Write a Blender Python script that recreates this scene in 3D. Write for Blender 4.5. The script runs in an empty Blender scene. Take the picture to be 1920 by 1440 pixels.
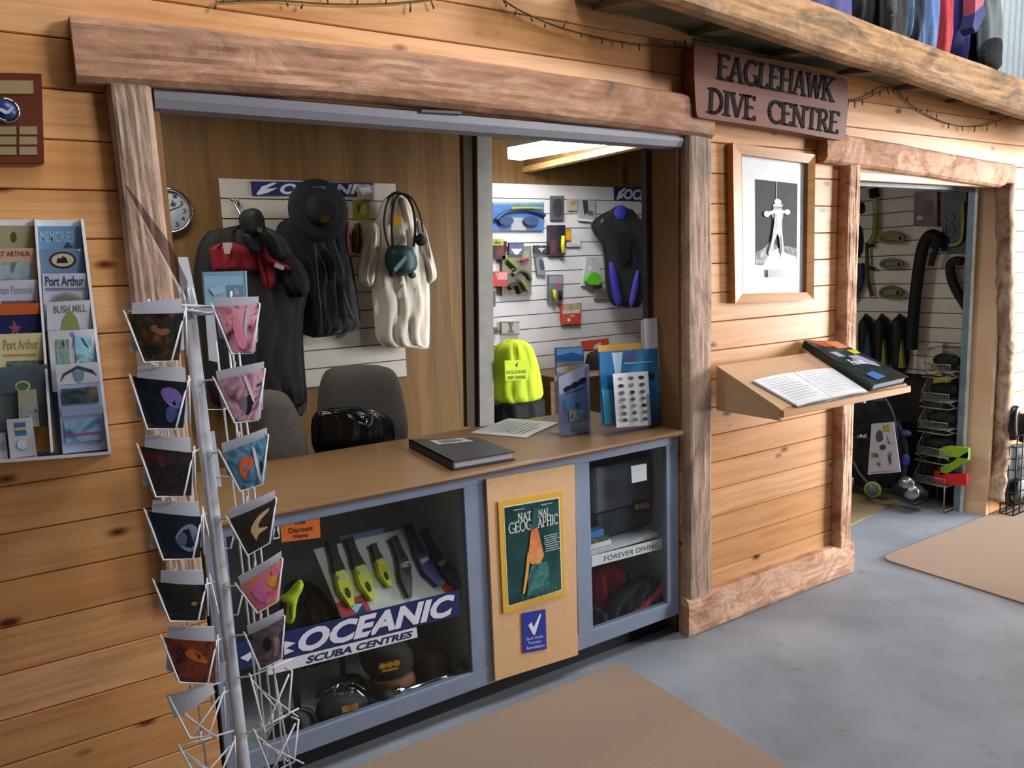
import bpy, math, random
from mathutils import Vector, Matrix
from math import sin, cos, pi, sqrt, floor, atan2
random.seed(7)
S = bpy.context.scene
COL = S.collection

# ------------------------------------------------------------------ camera
YAW, PITCH, ROLL, FPX = .55940, .14599, -.03893, 1417.98
EYE = Vector((0, -2.27678, 1.6))
_fw = Vector((sin(YAW)*cos(PITCH), cos(YAW)*cos(PITCH), -sin(PITCH)))
_r = Vector((cos(YAW), -sin(YAW), 0)); _u = _r.cross(_fw)
CR = cos(ROLL)*_r + sin(ROLL)*_u; CU = -sin(ROLL)*_r + cos(ROLL)*_u
cam_d = bpy.data.cameras.new('camera'); cam = bpy.data.objects.new('camera', cam_d); COL.objects.link(cam)
cam_d.sensor_width = 36; cam_d.lens = 36*FPX/1920; cam_d.clip_start = .02
cam.matrix_world = Matrix(((CR.x, CU.x, -_fw.x, EYE.x), (CR.y, CU.y, -_fw.y, EYE.y), (CR.z, CU.z, -_fw.z, EYE.z), (0, 0, 0, 1)))
S.camera = cam

# ------------------------------------------------------------------ world and large lights
W = bpy.data.worlds.new('world'); S.world = W; W.use_nodes = True
W.node_tree.nodes['Background'].inputs[0].default_value = (.68, .72, .80, 1)
W.node_tree.nodes['Background'].inputs[1].default_value = .17
def area(name, loc, target, sx, sy, power, color):
    d = bpy.data.lights.new(name, 'AREA'); d.shape = 'RECTANGLE'; d.size = sx; d.size_y = sy; d.energy = power; d.color = color
    o = bpy.data.objects.new(name, d); COL.objects.link(o); o.location = loc
    o.rotation_euler = (Vector(target)-Vector(loc)).to_track_quat('-Z', 'Y').to_euler(); return o
area('roller_door_daylight', (8.0, -2.3, 1.4), (5.0, 0, 1.1), 2.0, 2.2, 98, (1.0, .98, .96)).data.spread = math.radians(50)
area('high_window_daylight', (4.7, -4.3, 3.9), (1.0, 0, 2.65), 1.8, .8, 21, (1.0, .98, .96)).data.spread = math.radians(50)
area('overhead_fill', (1.0, -1.1, 4.7), (1.1, -.3, 1.5), 1.6, .8, 44, (1.0, .98, .96))  # no known skylight: added light that brightens the upper left wall from above
area('far_wall_fill', (9.0, .6, 5.2), (10.6, 2.6, 3.4), 1.5, 1.0, 70, (.95, .98, 1))  # made-up light, added to brighten the corrugated wall behind the loft
area('loft_fill', (4.6, -1.6, 5.3), (4.4, .3, 1.6), 2.5, 1.2, 150, (.95, .98, 1))  # invented light over the loft, for the wetsuits, slab and floor
area('shop_lamp_boost', (2.75, 1.35, 2.22), (3.0, 1.5, 0), .5, .14, 7.5, (1, .98, .95))  # extra light put under the fluorescent diffuser to lift the shop panel
area('office_fill', (.3, .75, 2.42), (.3, .8, 0), .9, .3, 11, (1, .93, .82))  # unseen lamp, added to lift the dim office
S.view_settings.view_transform = 'Standard'; S.view_settings.look = 'None'
S.view_settings.exposure = 0.12; S.view_settings.gamma = 1; S.view_settings.use_curve_mapping = False

# ------------------------------------------------------------------ frames: a surface in the place
class Fr:
    def __init__(s, O, U, V, N): s.O, s.U, s.V, s.N = map(Vector, (O, U, V, N))
    def px(s, x, y, n=0):                       # a photograph point on this surface, n metres in front of it
        d = _fw*FPX + CR*(x-960) - CU*(y-720); o = s.O + s.N*n
        t = (o-EYE).dot(s.N)/d.dot(s.N); p = EYE + d*t - s.O
        return p.dot(s.U), p.dot(s.V)
    def w(s, u, v, n=0): return s.O + s.U*u + s.V*v + s.N*n
    def at(s, y): return s
    def P(s, x, y, n=0): u, v = s.px(x, y, n); return s.w(u, v, n)
def wallf(y): return Fr((0, y, 0), (1, 0, 0), (0, 0, 1), (0, -1, 0))
FW = wallf(0)                                   # pine wall, front
YO, YS, XS = 1.5, 2.0, 4.95
FO = wallf(YO)                                  # office back wall
FB = wallf(YS)                                  # shop back wall
FS = Fr((XS, 0, 0), (0, -1, 0), (0, 0, 1), (-1, 0, 0))  # shop side wall
FL = Fr((0, 0, 0), (1, 0, 0), (0, 1, 0), (0, 0, 1))     # floor
ZC = .92
FC = Fr((0, 0, ZC), (1, 0, 0), (0, 1, 0), (0, 0, 1))    # counter top

# ------------------------------------------------------------------ materials
def lin(c): return tuple(((x/12.92) if x <= .04045 else ((x+.055)/1.055)**2.4) for x in c)
def hx(h): h = h.lstrip('#'); return lin([int(h[i:i+2], 16)/255 for i in (0, 2, 4)])
_M = {}
def nn(t, k, **kw):
    n = t.nodes.new(k)
    for a, b in kw.items(): setattr(n, a, b)
    return n
def col(h, rough=.6, metal=0, var=.12, scale=14, spec=.4, sheen=0, bump=0):
    key = (h, rough, metal, var, scale, spec, sheen, bump)
    if key in _M: return _M[key]
    m = bpy.data.materials.new('paint_'+h.strip('#')); m.use_nodes = True; t = m.node_tree; b = t.nodes['Principled BSDF']
    c = hx(h); b.inputs['Roughness'].default_value = rough; b.inputs['Metallic'].default_value = metal
    b.inputs['Specular IOR Level'].default_value = spec
    if sheen: b.inputs['Sheen Weight'].default_value = sheen
    tc = nn(t, 'ShaderNodeTexCoord'); no = nn(t, 'ShaderNodeTexNoise'); no.inputs['Scale'].default_value = scale; no.inputs['Detail'].default_value = 4
    t.links.new(tc.outputs['Object'], no.inputs['Vector'])
    r = nn(t, 'ShaderNodeValToRGB'); r.color_ramp.elements[0].position = .3; r.color_ramp.elements[1].position = .7
    r.color_ramp.elements[0].color = (*[x*(1-var) for x in c], 1); r.color_ramp.elements[1].color = (*[min(1, x*(1+var)) for x in c], 1)
    t.links.new(no.outputs['Fac'], r.inputs['Fac']); t.links.new(r.outputs['Color'], b.inputs['Base Color'])
    if bump:
        bp = nn(t, 'ShaderNodeBump'); bp.inputs['Strength'].default_value = bump; bp.inputs['Distance'].default_value = .01
        t.links.new(no.outputs['Fac'], bp.inputs['Height']); t.links.new(bp.outputs['Normal'], b.inputs['Normal'])
    _M[key] = m; return m
def photo(cols, scale=9, seed=0, rough=.25, detail=5, dist=1.2):
    """a glossy printed picture: soft blotches of a few colours"""
    key = (tuple(cols), scale, seed, rough)
    if key in _M: return _M[key]
    m = bpy.data.materials.new('printed_picture'); m.use_nodes = True; t = m.node_tree; b = t.nodes['Principled BSDF']
    b.inputs['Roughness'].default_value = rough
    tc = nn(t, 'ShaderNodeTexCoord'); mp = nn(t, 'ShaderNodeMapping'); mp.inputs['Location'].default_value = (seed*3.7, seed*1.9, seed*5.3)
    no = nn(t, 'ShaderNodeTexNoise'); no.inputs['Scale'].default_value = scale; no.inputs['Detail'].default_value = detail; no.inputs['Distortion'].default_value = dist
    r = nn(t, 'ShaderNodeValToRGB'); e = r.color_ramp.elements
    n = len(cols)
    for i, c in enumerate(cols):
        p = .30 + .40*i/max(1, n-1)
        el = e[0] if i == 0 else (e[1] if i == 1 else e.new(p)); el.position = p; el.color = (*hx(c), 1)
    t.links.new(tc.outputs['Object'], mp.inputs[0]); t.links.new(mp.outputs[0], no.inputs['Vector'])
    t.links.new(no.outputs['Fac'], r.inputs['Fac']); t.links.new(r.outputs['Color'], b.inputs['Base Color'])
    _M[key] = m; return m
def timber(name, c1, c2, cg, pitch=.12, along='x', rough=.45, knots=True, gscale=1.0, kscale=1.0, kcol='#5a2410'):
    """sawn boards: every board its own tone, fine grain along it, scattered knots"""
    m = bpy.data.materials.new(name); m.use_nodes = True; t = m.node_tree; L = t.links; b = t.nodes['Principled BSDF']
    b.inputs['Roughness'].default_value = rough; b.inputs['Specular IOR Level'].default_value = .24
    tc = nn(t, 'ShaderNodeTexCoord'); sp = nn(t, 'ShaderNodeSeparateXYZ'); L.new(tc.outputs['Object'], sp.inputs[0])
    ax = {'x': ('X', 'Z'), 'z': ('Z', 'X'), 'y': ('Y', 'X')}[along]
    dv = nn(t, 'ShaderNodeMath', operation='DIVIDE'); dv.inputs[1].default_value = pitch; L.new(sp.outputs[ax[1]], dv.inputs[0])
    fl = nn(t, 'ShaderNodeMath', operation='FLOOR'); L.new(dv.outputs[0], fl.inputs[0])
    wn = nn(t, 'ShaderNodeTexWhiteNoise', noise_dimensions='1D'); L.new(fl.outputs[0], wn.inputs['W'])
    # shift the grain by board
    sh = nn(t, 'ShaderNodeMath', operation='MULTIPLY'); sh.inputs[1].default_value = 17; L.new(wn.outputs['Value'], sh.inputs[0])
    ad = nn(t, 'ShaderNodeMath', operation='ADD'); L.new(sp.outputs[ax[0]], ad.inputs[0]); L.new(sh.outputs[0], ad.inputs[1])
    cb = nn(t, 'ShaderNodeCombineXYZ'); L.new(ad.outputs[0], cb.inputs[0]); L.new(sp.outputs[ax[1]], cb.inputs[2]); L.new(sp.outputs['Y' if along != 'y' else 'Z'], cb.inputs[1])
    def mapped(sx, sz):
        mp = nn(t, 'ShaderNodeMapping'); mp.inputs['Scale'].default_value = (sx, 1, sz); L.new(cb.outputs[0], mp.inputs[0]); return mp.outputs[0]
    g = nn(t, 'ShaderNodeTexNoise'); g.inputs['Scale'].default_value = 1; g.inputs['Detail'].default_value = 6; g.inputs['Roughness'].default_value = .62; g.inputs['Distortion'].default_value = .35
    L.new(mapped(1.6*gscale, 30*gscale), g.inputs['Vector'])
    mx = nn(t, 'ShaderNodeMix', data_type='RGBA'); mx.inputs[6].default_value = (*hx(c1), 1); mx.inputs[7].default_value = (*hx(c2), 1); L.new(wn.outputs['Value'], mx.inputs[0])
    rg = nn(t, 'ShaderNodeMapRange'); rg.inputs[1].default_value = .42; rg.inputs[2].default_value = .75; rg.inputs[3].default_value = 0; rg.inputs[4].default_value = .8; L.new(g.outputs['Fac'], rg.inputs[0])
    m2 = nn(t, 'ShaderNodeMix', data_type='RGBA'); L.new(rg.outputs[0], m2.inputs[0]); L.new(mx.outputs[2], m2.inputs[6]); m2.inputs[7].default_value = (*hx(cg), 1)
    out = m2.outputs[2]
    if knots:
        v = nn(t, 'ShaderNodeTexVoronoi'); v.inputs['Scale'].default_value = 1; v.inputs['Randomness'].default_value = 1
        L.new(mapped(2.1*kscale, 4.6*kscale), v.inputs['Vector'])
        kr = nn(t, 'ShaderNodeValToRGB'); k = kr.color_ramp.elements; k[0].position = .05; k[0].color = (1, 1, 1, 1); k[1].position = .14; k[1].color = (0, 0, 0, 1)
        L.new(v.outputs['Distance'], kr.inputs[0])
        m3 = nn(t, 'ShaderNodeMix', data_type='RGBA'); L.new(kr.outputs[0], m3.inputs[0]); L.new(out, m3.inputs[6]); m3.inputs[7].default_value = (*hx(kcol), 1); out = m3.outputs[2]
    L.new(out, b.inputs['Base Color'])
    bp = nn(t, 'ShaderNodeBump'); bp.inputs['Strength'].default_value = .15; bp.inputs['Distance'].default_value = .004; L.new(g.outputs['Fac'], bp.inputs['Height']); L.new(bp.outputs[0], b.inputs['Normal'])
    return m
def bark(name, cs, scale=3.2, st=(1, 1, 1), rough=.8, bump=.35, sp=.2):
    """rough slab face left from the log: patches of bare wood, inner bark and grey weathering"""
    m = bpy.data.materials.new(name); m.use_nodes = True; t = m.node_tree; L = t.links; b = t.nodes['Principled BSDF']
    b.inputs['Roughness'].default_value = rough; b.inputs['Specular IOR Level'].default_value = sp
    tc = nn(t, 'ShaderNodeTexCoord'); mp = nn(t, 'ShaderNodeMapping'); mp.inputs['Scale'].default_value = st; L.new(tc.outputs['Object'], mp.inputs[0])
    a = nn(t, 'ShaderNodeTexNoise'); a.inputs['Scale'].default_value = scale; a.inputs['Detail'].default_value = 8; a.inputs['Roughness'].default_value = .65; a.inputs['Distortion'].default_value = 1.6
    L.new(mp.outputs[0], a.inputs['Vector'])
    r = nn(t, 'ShaderNodeValToRGB'); e = r.color_ramp.elements; n = len(cs)
    for i, c in enumerate(cs):
        p = .32 + .36*i/(n-1); el = e[0] if i == 0 else (e[1] if i == 1 else e.new(p)); el.position = p; el.color = (*hx(c), 1)
    L.new(a.outputs['Fac'], r.inputs[0])
    f = nn(t, 'ShaderNodeTexNoise'); f.inputs['Scale'].default_value = scale*9; f.inputs['Detail'].default_value = 6; L.new(mp.outputs[0], f.inputs['Vector'])
    mm = nn(t, 'ShaderNodeMix', data_type='RGBA', blend_type='OVERLAY'); mm.inputs[0].default_value = .3; L.new(r.outputs[0], mm.inputs[6]); L.new(f.outputs['Fac'], mm.inputs[7])
    pt = nn(t, 'ShaderNodeTexNoise'); pt.inputs['Scale'].default_value = 2.3; pt.inputs['Detail'].default_value = 5; pt.inputs['Distortion'].default_value = .6; L.new(tc.outputs['Object'], pt.inputs['Vector'])
    pr_ = nn(t, 'ShaderNodeValToRGB'); pr_.color_ramp.elements[0].position = .60; pr_.color_ramp.elements[1].position = .70; pr_.color_ramp.elements[0].color = (0, 0, 0, 1); pr_.color_ramp.elements[1].color = (.65, .65, .65, 1); L.new(pt.outputs['Fac'], pr_.inputs[0])
    mg = nn(t, 'ShaderNodeMix', data_type='RGBA'); L.new(pr_.outputs[0], mg.inputs[0]); L.new(mm.outputs[2], mg.inputs[6]); mg.inputs[7].default_value = (*hx('#6f6c6a'), 1)
    L.new(mg.outputs[2], b.inputs['Base Color'])
    v = nn(t, 'ShaderNodeTexVoronoi'); v.inputs['Scale'].default_value = scale*3; L.new(mp.outputs[0], v.inputs['Vector'])
    ad = nn(t, 'ShaderNodeMath', operation='ADD'); L.new(a.outputs['Fac'], ad.inputs[0]); ml = nn(t, 'ShaderNodeMath', operation='MULTIPLY'); ml.inputs[1].default_value = .3; L.new(v.outputs['Distance'], ml.inputs[0]); L.new(ml.outputs[0], ad.inputs[1])
    bp = nn(t, 'ShaderNodeBump'); bp.inputs['Strength'].default_value = bump; bp.inputs['Distance'].default_value = .03; L.new(ad.outputs[0], bp.inputs['Height']); L.new(bp.outputs[0], b.inputs['Normal'])
    return m
def glass(name='glass', tint=(.97, .99, .98), refl=1.0, rough=.02):
    if name in _M: return _M[name]
    m = bpy.data.materials.new(name); m.use_nodes = True; t = m.node_tree; t.nodes.remove(t.nodes['Principled BSDF']); L = t.links
    tr = nn(t, 'ShaderNodeBsdfTransparent'); tr.inputs[0].default_value = (*tint, 1); gl = nn(t, 'ShaderNodeBsdfGlossy'); gl.inputs['Roughness'].default_value = rough
    lw = nn(t, 'ShaderNodeLayerWeight'); lw.inputs['Blend'].default_value = .5; pw = nn(t, 'ShaderNodeMath', operation='POWER'); pw.inputs[1].default_value = 5
    L.new(lw.outputs['Facing'], pw.inputs[0]); mu = nn(t, 'ShaderNodeMath', operation='MULTIPLY_ADD'); mu.inputs[1].default_value = .9*refl; mu.inputs[2].default_value = .035*refl; L.new(pw.outputs[0], mu.inputs[0])
    mx = nn(t, 'ShaderNodeMixShader'); L.new(mu.outputs[0], mx.inputs[0]); L.new(tr.outputs[0], mx.inputs[1]); L.new(gl.outputs[0], mx.inputs[2]); L.new(mx.outputs[0], t.nodes['Material Output'].inputs[0])
    _M[name] = m; return m
def emit(name, c, s):
    m = bpy.data.materials.new(name); m.use_nodes = True; b = m.node_tree.nodes['Principled BSDF']; b.inputs['Emission Color'].default_value = (*c, 1); b.inputs['Emission Strength'].default_value = s; b.inputs['Base Color'].default_value = (*c, 1); return m
PITCHB = .1235
M_pine = timber('pine_boards', '#d8a574', '#c99059', '#a96e3e', PITCHB, kscale=1.75, gscale=1.15, rough=.42)
M_panel = timber('brown_wall_panelling', '#846640', '#725632', '#543c20', .11, 'z', rough=.5, gscale=.8, kscale=.6, kcol='#4a3018')
M_ceilw = timber('ceiling_boards', '#8a6a42', '#7a5c38', '#5e4527', .14, 'y', rough=.6, knots=False)
M_slab = bark('log_slab', ['#7d6354', '#9e7860', '#a97e64', '#bc967c', '#ac8064'], 3.0, (.7, 1, 1.6))
M_slabpost = bark('log_slab_post', ['#7d6c62', '#9a8374', '#ac9180', '#b89c88', '#9c8a80'], 3.0, (1.6, 1, .7))
M_slabpink = bark('log_slab_pale', ['#7b6254', '#b08468', '#c99c80', '#d9b49a', '#bf8f70'], 4.2, (1, 1, 1.3))
M_slabgrey = bark('log_slab_loft', ['#6d6051', '#95785a', '#b38a62', '#c59b72', '#8d7a66'], 3.4, (.8, 1, 1.4))
M_ctop = timber('counter_laminate', '#86684a', '#806244', '#6e5134', 3, 'x', rough=.32, knots=False, gscale=.7)
M_mdf = col('#d6ac80', .6, var=.06, scale=60)
M_frame = col('#7e8aa2', .5, var=.05)
M_white = col('#d8dade', .35, var=.03)
M_wire = col('#d4d8e0', .3, var=.02)
M_black = col('#14151a', .7, var=.3, scale=30)
M_chrome = col('#c8ccd2', .12, 1, var=.02)
M_joist = col('#6e654c', .8, var=.25, scale=8)
M_dark = col('#1b1712', .9, var=.2)

# ------------------------------------------------------------------ mesh building
class MB:
    def __init__(s): s.v = []; s.f = []; s.m = []; s.mats = []; s.sm = []
    def mi(s, m):
        if m not in s.mats: s.mats.append(m)
        return s.mats.index(m)
    def add(s, vs, fs, m, smooth=False):
        k = len(s.v); i = s.mi(m); s.v += [Vector(v) for v in vs]
        for f in fs: s.f.append([k+a for a in f]); s.m.append(i); s.sm.append(smooth)
        return s
    def prism(s, front, back, m):                 # two rings with the same count
        n = len(front); vs = list(front)+list(back)
        fs = [list(range(n)), list(range(2*n-1, n-1, -1))] + [[i, n+i, n+(i+1) % n, (i+1) % n] for i in range(n)]
        return s.add(vs, fs, m)
    def box(s, lo, hi, m, bev=0):
        x0, y0, z0 = lo; x1, y1, z1 = hi
        if not bev:
            vs = [(x, y, z) for x in (x0, x1) for y in (y0, y1) for z in (z0, z1)]
            return s.add(vs, [(0, 1, 3, 2), (4, 6, 7, 5), (0, 4, 5, 1), (2, 3, 7, 6), (0, 2, 6, 4), (1, 5, 7, 3)], m)
        b = min(bev, (x1-x0)/2.1, (y1-y0)/2.1, (z1-z0)/2.1)
        import bmesh
        bm = bmesh.new(); bmesh.ops.create_cube(bm, size=1)
        for v in bm.verts: v.co = Vector((x0+(v.co.x+.5)*(x1-x0), y0+(v.co.y+.5)*(y1-y0), z0+(v.co.z+.5)*(z1-z0)))
        bmesh.ops.bevel(bm, geom=bm.edges[:], offset=b, segments=2, affect='EDGES', profile=.5)
        bm.verts.index_update(); vs = [v.co.copy() for v in bm.verts]; fs = [[v.index for v in f.verts] for f in bm.faces]; bm.free()
        return s.add(vs, fs, m)
    def tube(s, pts, r, m, n=8, closed=False, smooth=True):
        pts = [Vector(p) for p in pts]; N = len(pts); rr = r if isinstance(r, (list, tuple)) else [r]*N
        vs = []; up = None
        for i, p in enumerate(pts):
            a = pts[(i-1) % N] if (i > 0 or closed) else p; c = pts[(i+1) % N] if (i < N-1 or closed) else p
            t = (c-a); t = t.normalized() if t.length > 1e-9 else Vector((0, 0, 1))
            if up is None: up = t.orthogonal().normalized()
            up = up - t*up.dot(t)
            up = up.normalized() if up.length > 1e-6 else t.orthogonal().normalized()
            w = t.cross(up)
            vs += [p + (up*cos(2*pi*k/n) + w*sin(2*pi*k/n))*rr[i] for k in range(n)]
        fs = [[i*n+k, i*n+(k+1) % n, ((i+1) % N)*n+(k+1) % n, ((i+1) % N)*n+k] for i in range(N if closed else N-1) for k in range(n)]
        if not closed: fs += [list(range(n-1, -1, -1)), [(N-1)*n+k for k in range(n)]]
        return s.add(vs, fs, m, smooth)
    def ball(s, c, r, m, n=12):
        c = Vector(c); r = Vector(r if isinstance(r, (tuple, list, Vector)) else (r, r, r)); h = n//2+1
        vs = [c+Vector((r.x*sin(pi*j/h)*cos(2*pi*i/n), r.y*sin(pi*j/h)*sin(2*pi*i/n), r.z*cos(pi*j/h))) for j in range(1, h) for i in range(n)]
        vs += [c+Vector((0, 0, r.z)), c-Vector((0, 0, r.z))]; T, B = len(vs)-2, len(vs)-1
        fs = [[(j)*n+i, (j+1)*n+i, (j+1)*n+(i+1) % n, j*n+(i+1) % n] for j in range(h-2) for i in range(n)]
        fs += [[T, i, (i+1) % n] for i in range(n)] + [[B, (h-2)*n+(i+1) % n, (h-2)*n+i] for i in range(n)]
        return s.add(vs, fs, m, True)
    def lathe(s, O, A, prof, m, n=28, X=None, cap=True):    # prof: (radius, distance along A)
        O = Vector(O); A = Vector(A).normalized(); X = Vector(X) if X else A.orthogonal().normalized(); Y = A.cross(X)
        vs = [O + A*h + (X*cos(2*pi*k/n)+Y*sin(2*pi*k/n))*r for r, h in prof for k in range(n)]
        fs = [[j*n+k, j*n+(k+1) % n, (j+1)*n+(k+1) % n, (j+1)*n+k] for j in range(len(prof)-1) for k in range(n)]
        if cap: fs += [list(range(n-1, -1, -1)), [(len(prof)-1)*n+k for k in range(n)]]
        return s.add(vs, fs, m, True)
    def pxprism(s, F, pts, n0, n1, m):            # outline seen at n1, extruded back to n0 straight along the normal
        uv = [F.px(x, y, n1) for x, y in pts]
        return s.prism([F.w(u, v, n1) for u, v in uv], [F.w(u, v, n0) for u, v in uv], m)
WLOC = {}
def obj(name, mb, parent=None, origin=None):
    me = bpy.data.meshes.new(name)
    if parent is not None: o0 = WLOC[parent.name]
    elif origin is not None: o0 = Vector(origin)
    else:
        xs = [v.x for v in mb.v]; ys = [v.y for v in mb.v]; zs = [v.z for v in mb.v]
        o0 = Vector(((min(xs)+max(xs))/2, (min(ys)+max(ys))/2, min(zs)))
    me.from_pydata([tuple(v-o0) for v in mb.v], [], mb.f)
    for m in mb.mats: me.materials.append(m)
    for p, i, sm in zip(me.polygons, mb.m, mb.sm): p.material_index = i; p.use_smooth = sm
    import bmesh
    bm = bmesh.new(); bm.from_mesh(me)
    bm.faces.ensure_lookup_table(); bmesh.ops.recalc_face_normals(bm, faces=bm.faces[:]); bm.to_mesh(me); bm.free()
    me.update(); o = bpy.data.objects.new(name, me); COL.objects.link(o)
    if parent is not None: o.parent = parent; WLOC[o.name] = o0
    else: o.location = o0; WLOC[o.name] = o0
    return o
def tag(o, label, cat, group=None):
    o['label'] = label; o['category'] = cat
    if group: o['group'] = group
    return o
def thing(name, label, cat, loc, group=None):
    o = bpy.data.objects.new(name, None); COL.objects.link(o); o.location = Vector(loc); o.empty_display_size = .05; WLOC[o.name] = Vector(loc)
    return tag(o, label, cat, group)
def struct(name, mb, parent=None, origin=(0, 0, 0)):
    o = obj(name, mb, parent, None if parent else origin); 
    if parent is None: o['kind'] = 'structure'
    return o

# ---- writing: the built-in sans face, and a drawn roman face with serifs
_T = {}
def text_polys(s, bold=0.0, shear=0.0):
    k = (s, bold, shear)
    if k in _T: return _T[k]
    c = bpy.data.curves.new('t', 'FONT'); c.body = s; c.size = 1; c.offset = bold; c.shear = shear; c.resolution_u = 3; c.fill_mode = 'FRONT'
    o = bpy.data.objects.new('t', c); COL.objects.link(o); dg = bpy.context.evaluated_depsgraph_get()
    me = bpy.data.meshes.new_from_object(o.evaluated_get(dg)); vs = [(v.co.x, v.co.y) for v in me.vertices]; fs = [list(p.vertices) for p in me.polygons]
    bpy.data.objects.remove(o); bpy.data.curves.remove(c); bpy.data.meshes.remove(me)
    x0 = min(v[0] for v in vs); x1 = max(v[0] for v in vs); y0 = min(v[1] for v in vs); y1 = max(v[1] for v in vs)
    _T[k] = ([((x-x0)/(x1-x0), (y1-y)/(y1-y0)) for x, y in vs], fs); return _T[k]
def arc(cx, cy, rx, ry, a0, a1, n=12): return [(cx+rx*cos(math.radians(a0+(a1-a0)*i/n)), cy+ry*sin(math.radians(a0+(a1-a0)*i/n))) for i in range(n+1)]
# glyph: width, [(weight, points, serif_start, serif_end)]
GL = {
 'E': (.55, [(1, [(.1, 0), (.1, 1)], 1, 1), (.5, [(.1, 1), (.5, 1)], 0, 0), (.5, [(.1, .53), (.42, .53)], 0, 0), (.5, [(.1, 0), (.52, 0)], 0, 0), (.5, [(.5, 1), (.5, .85)], 0, 0), (.5, [(.52, 0), (.52, .16)], 0, 0)]),
 'A': (.72, [(.5, [(.08, 0), (.34, 1)], 1, 0), (1, [(.34, 1), (.64, 0)], 0, 1), (.5, [(.16, .34), (.54, .34)], 0, 0)]),
 'G': (.75, [(.9, arc(.4, .5, .34, .5, 50, 330), 0, 0), (1, [(.66, .02), (.66, .4)], 0, 1)]),
 'L': (.55, [(1, [(.1, 0), (.1, 1)], 1, 1), (.5, [(.1, 0), (.5, 0)], 0, 0), (.5, [(.5, 0), (.5, .18)], 0, 0)]),
 'H': (.75, [(1, [(.12, 0), (.12, 1)], 1, 1), (1, [(.63, 0), (.63, 1)], 1, 1), (.5, [(.12, .52), (.63, .52)], 0, 0)]),
 'W': (.95, [(1, [(.06, 1), (.28, 0)], 1, 0), (.5, [(.28, 0), (.48, .95)], 0, 0), (1, [(.48, .95), (.68, 0)], 0, 0), (.5, [(.68, 0), (.9, 1)], 0, 1)]),
 'K': (.7, [(1, [(.12, 0), (.12, 1)], 1, 1), (.5, [(.14, .42), (.58, 1)], 0, 1), (1, [(.26, .55), (.64, 0)], 0, 1)]),
 'D': (.72, [(1, [(.12, 0), (.12, 1)], 1, 1), (.8, [(.12, 1)]+arc(.24, .5, .4, .5, 90, -90)+[(.12, 0)], 0, 0)]),
 'I': (.3, [(1, [(.15, 0), (.15, 1)], 1, 1)]),
 'V': (.7, [(1, [(.06, 1), (.35, 0)], 1, 0), (.5, [(.35, 0), (.64, 1)], 0, 1)]),
 'C': (.7, [(.9, arc(.42, .5, .36, .5, 48, 312), 0, 0), (.5, [(.66, .98), (.66, .76)], 0, 0)]),
 'N': (.78, [(.6, [(.12, 0), (.12, 1)], 1, 1), (1, [(.12, 1), (.65, 0)], 0, 0), (.6, [(.65, 0), (.65, 1)], 0, 1)]),
 'T': (.64, [(1, [(.32, 0), (.32, 1)], 1, 0), (.5, [(.04, 1), (.6, 1)], 0, 0), (.5, [(.04, 1), (.04, .84)], 0, 0), (.5, [(.6, 1), (.6, .84)], 0, 0)]),
 'R': (.7, [(1, [(.12, 0), (.12, 1)], 1, 1), (.7, [(.12, 1)]+arc(.3, .75, .22, .25, 90, -90, 8)+[(.12, .5)], 0, 0), (1, [(.3, .5), (.62, 0)], 0, 1)]),
 'O': (.78, [(.9, arc(.39, .5, .33, .5, 0, 360, 18), 0, 0)]),
 'P': (.62, [(1, [(.12, 0), (.12, 1)], 1, 1), (.7, [(.12, 1)]+arc(.3, .72, .22, .28, 90, -90, 8)+[(.12, .44)], 0, 0)]),
 'M': (.9, [(.6, [(.1, 0), (.14, 1)], 1, 1), (1, [(.14, 1), (.44, .05)], 0, 0), (.5, [(.44, .05), (.74, 1)], 0, 0), (1, [(.74, 1), (.78, 0)], 0, 1)]),
 'U': (.75, [(1, [(.12, 1), (.12, .3)]+arc(.36, .3, .24, .3, 180, 360, 8)+[(.6, 1)], 1, 1)]),
 'S': (.55, [(.9, arc(.28, .75, .2, .25, 40, 270, 9)+arc(.28, .25, .2, .25, 90, -140, 9), 0, 0)]),
 ' ': (.35, []),
}
def roman(s, wt=.11, gap=.04):
    """polygons in units of cap height; returns (width, polys)"""
    x = 0; out = []
    for ch in s:
        w, st = GL[ch]
        for k, pts, s0, s1 in st:
            h = wt*(.35+.65*k)/2
            for a, b in zip(pts, pts[1:]):
                d = Vector((b[0]-a[0], b[1]-a[1])); l = max(d.length, 1e-6); d /= l; nx, ny = -d.y*h, d.x*h; e = h*.35
                out.append([(x+a[0]-d.x*e+nx, a[1]-d.y*e+ny), (x+b[0]+d.x*e+nx, b[1]+d.y*e+ny), (x+b[0]+d.x*e-nx, b[1]+d.y*e-ny), (x+a[0]-d.x*e-nx, a[1]-d.y*e-ny)])
            for fl, p in ((s0, pts[0]), (s1, pts[-1])):
                if fl:
                    q = wt*.28; r = wt*1.05; out.append([(x+p[0]-r, p[1]-q), (x+p[0]+r, p[1]-q), (x+p[0]+r, p[1]+q), (x+p[0]-r, p[1]+q)])
        x += w+gap
    return x-gap, out

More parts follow.
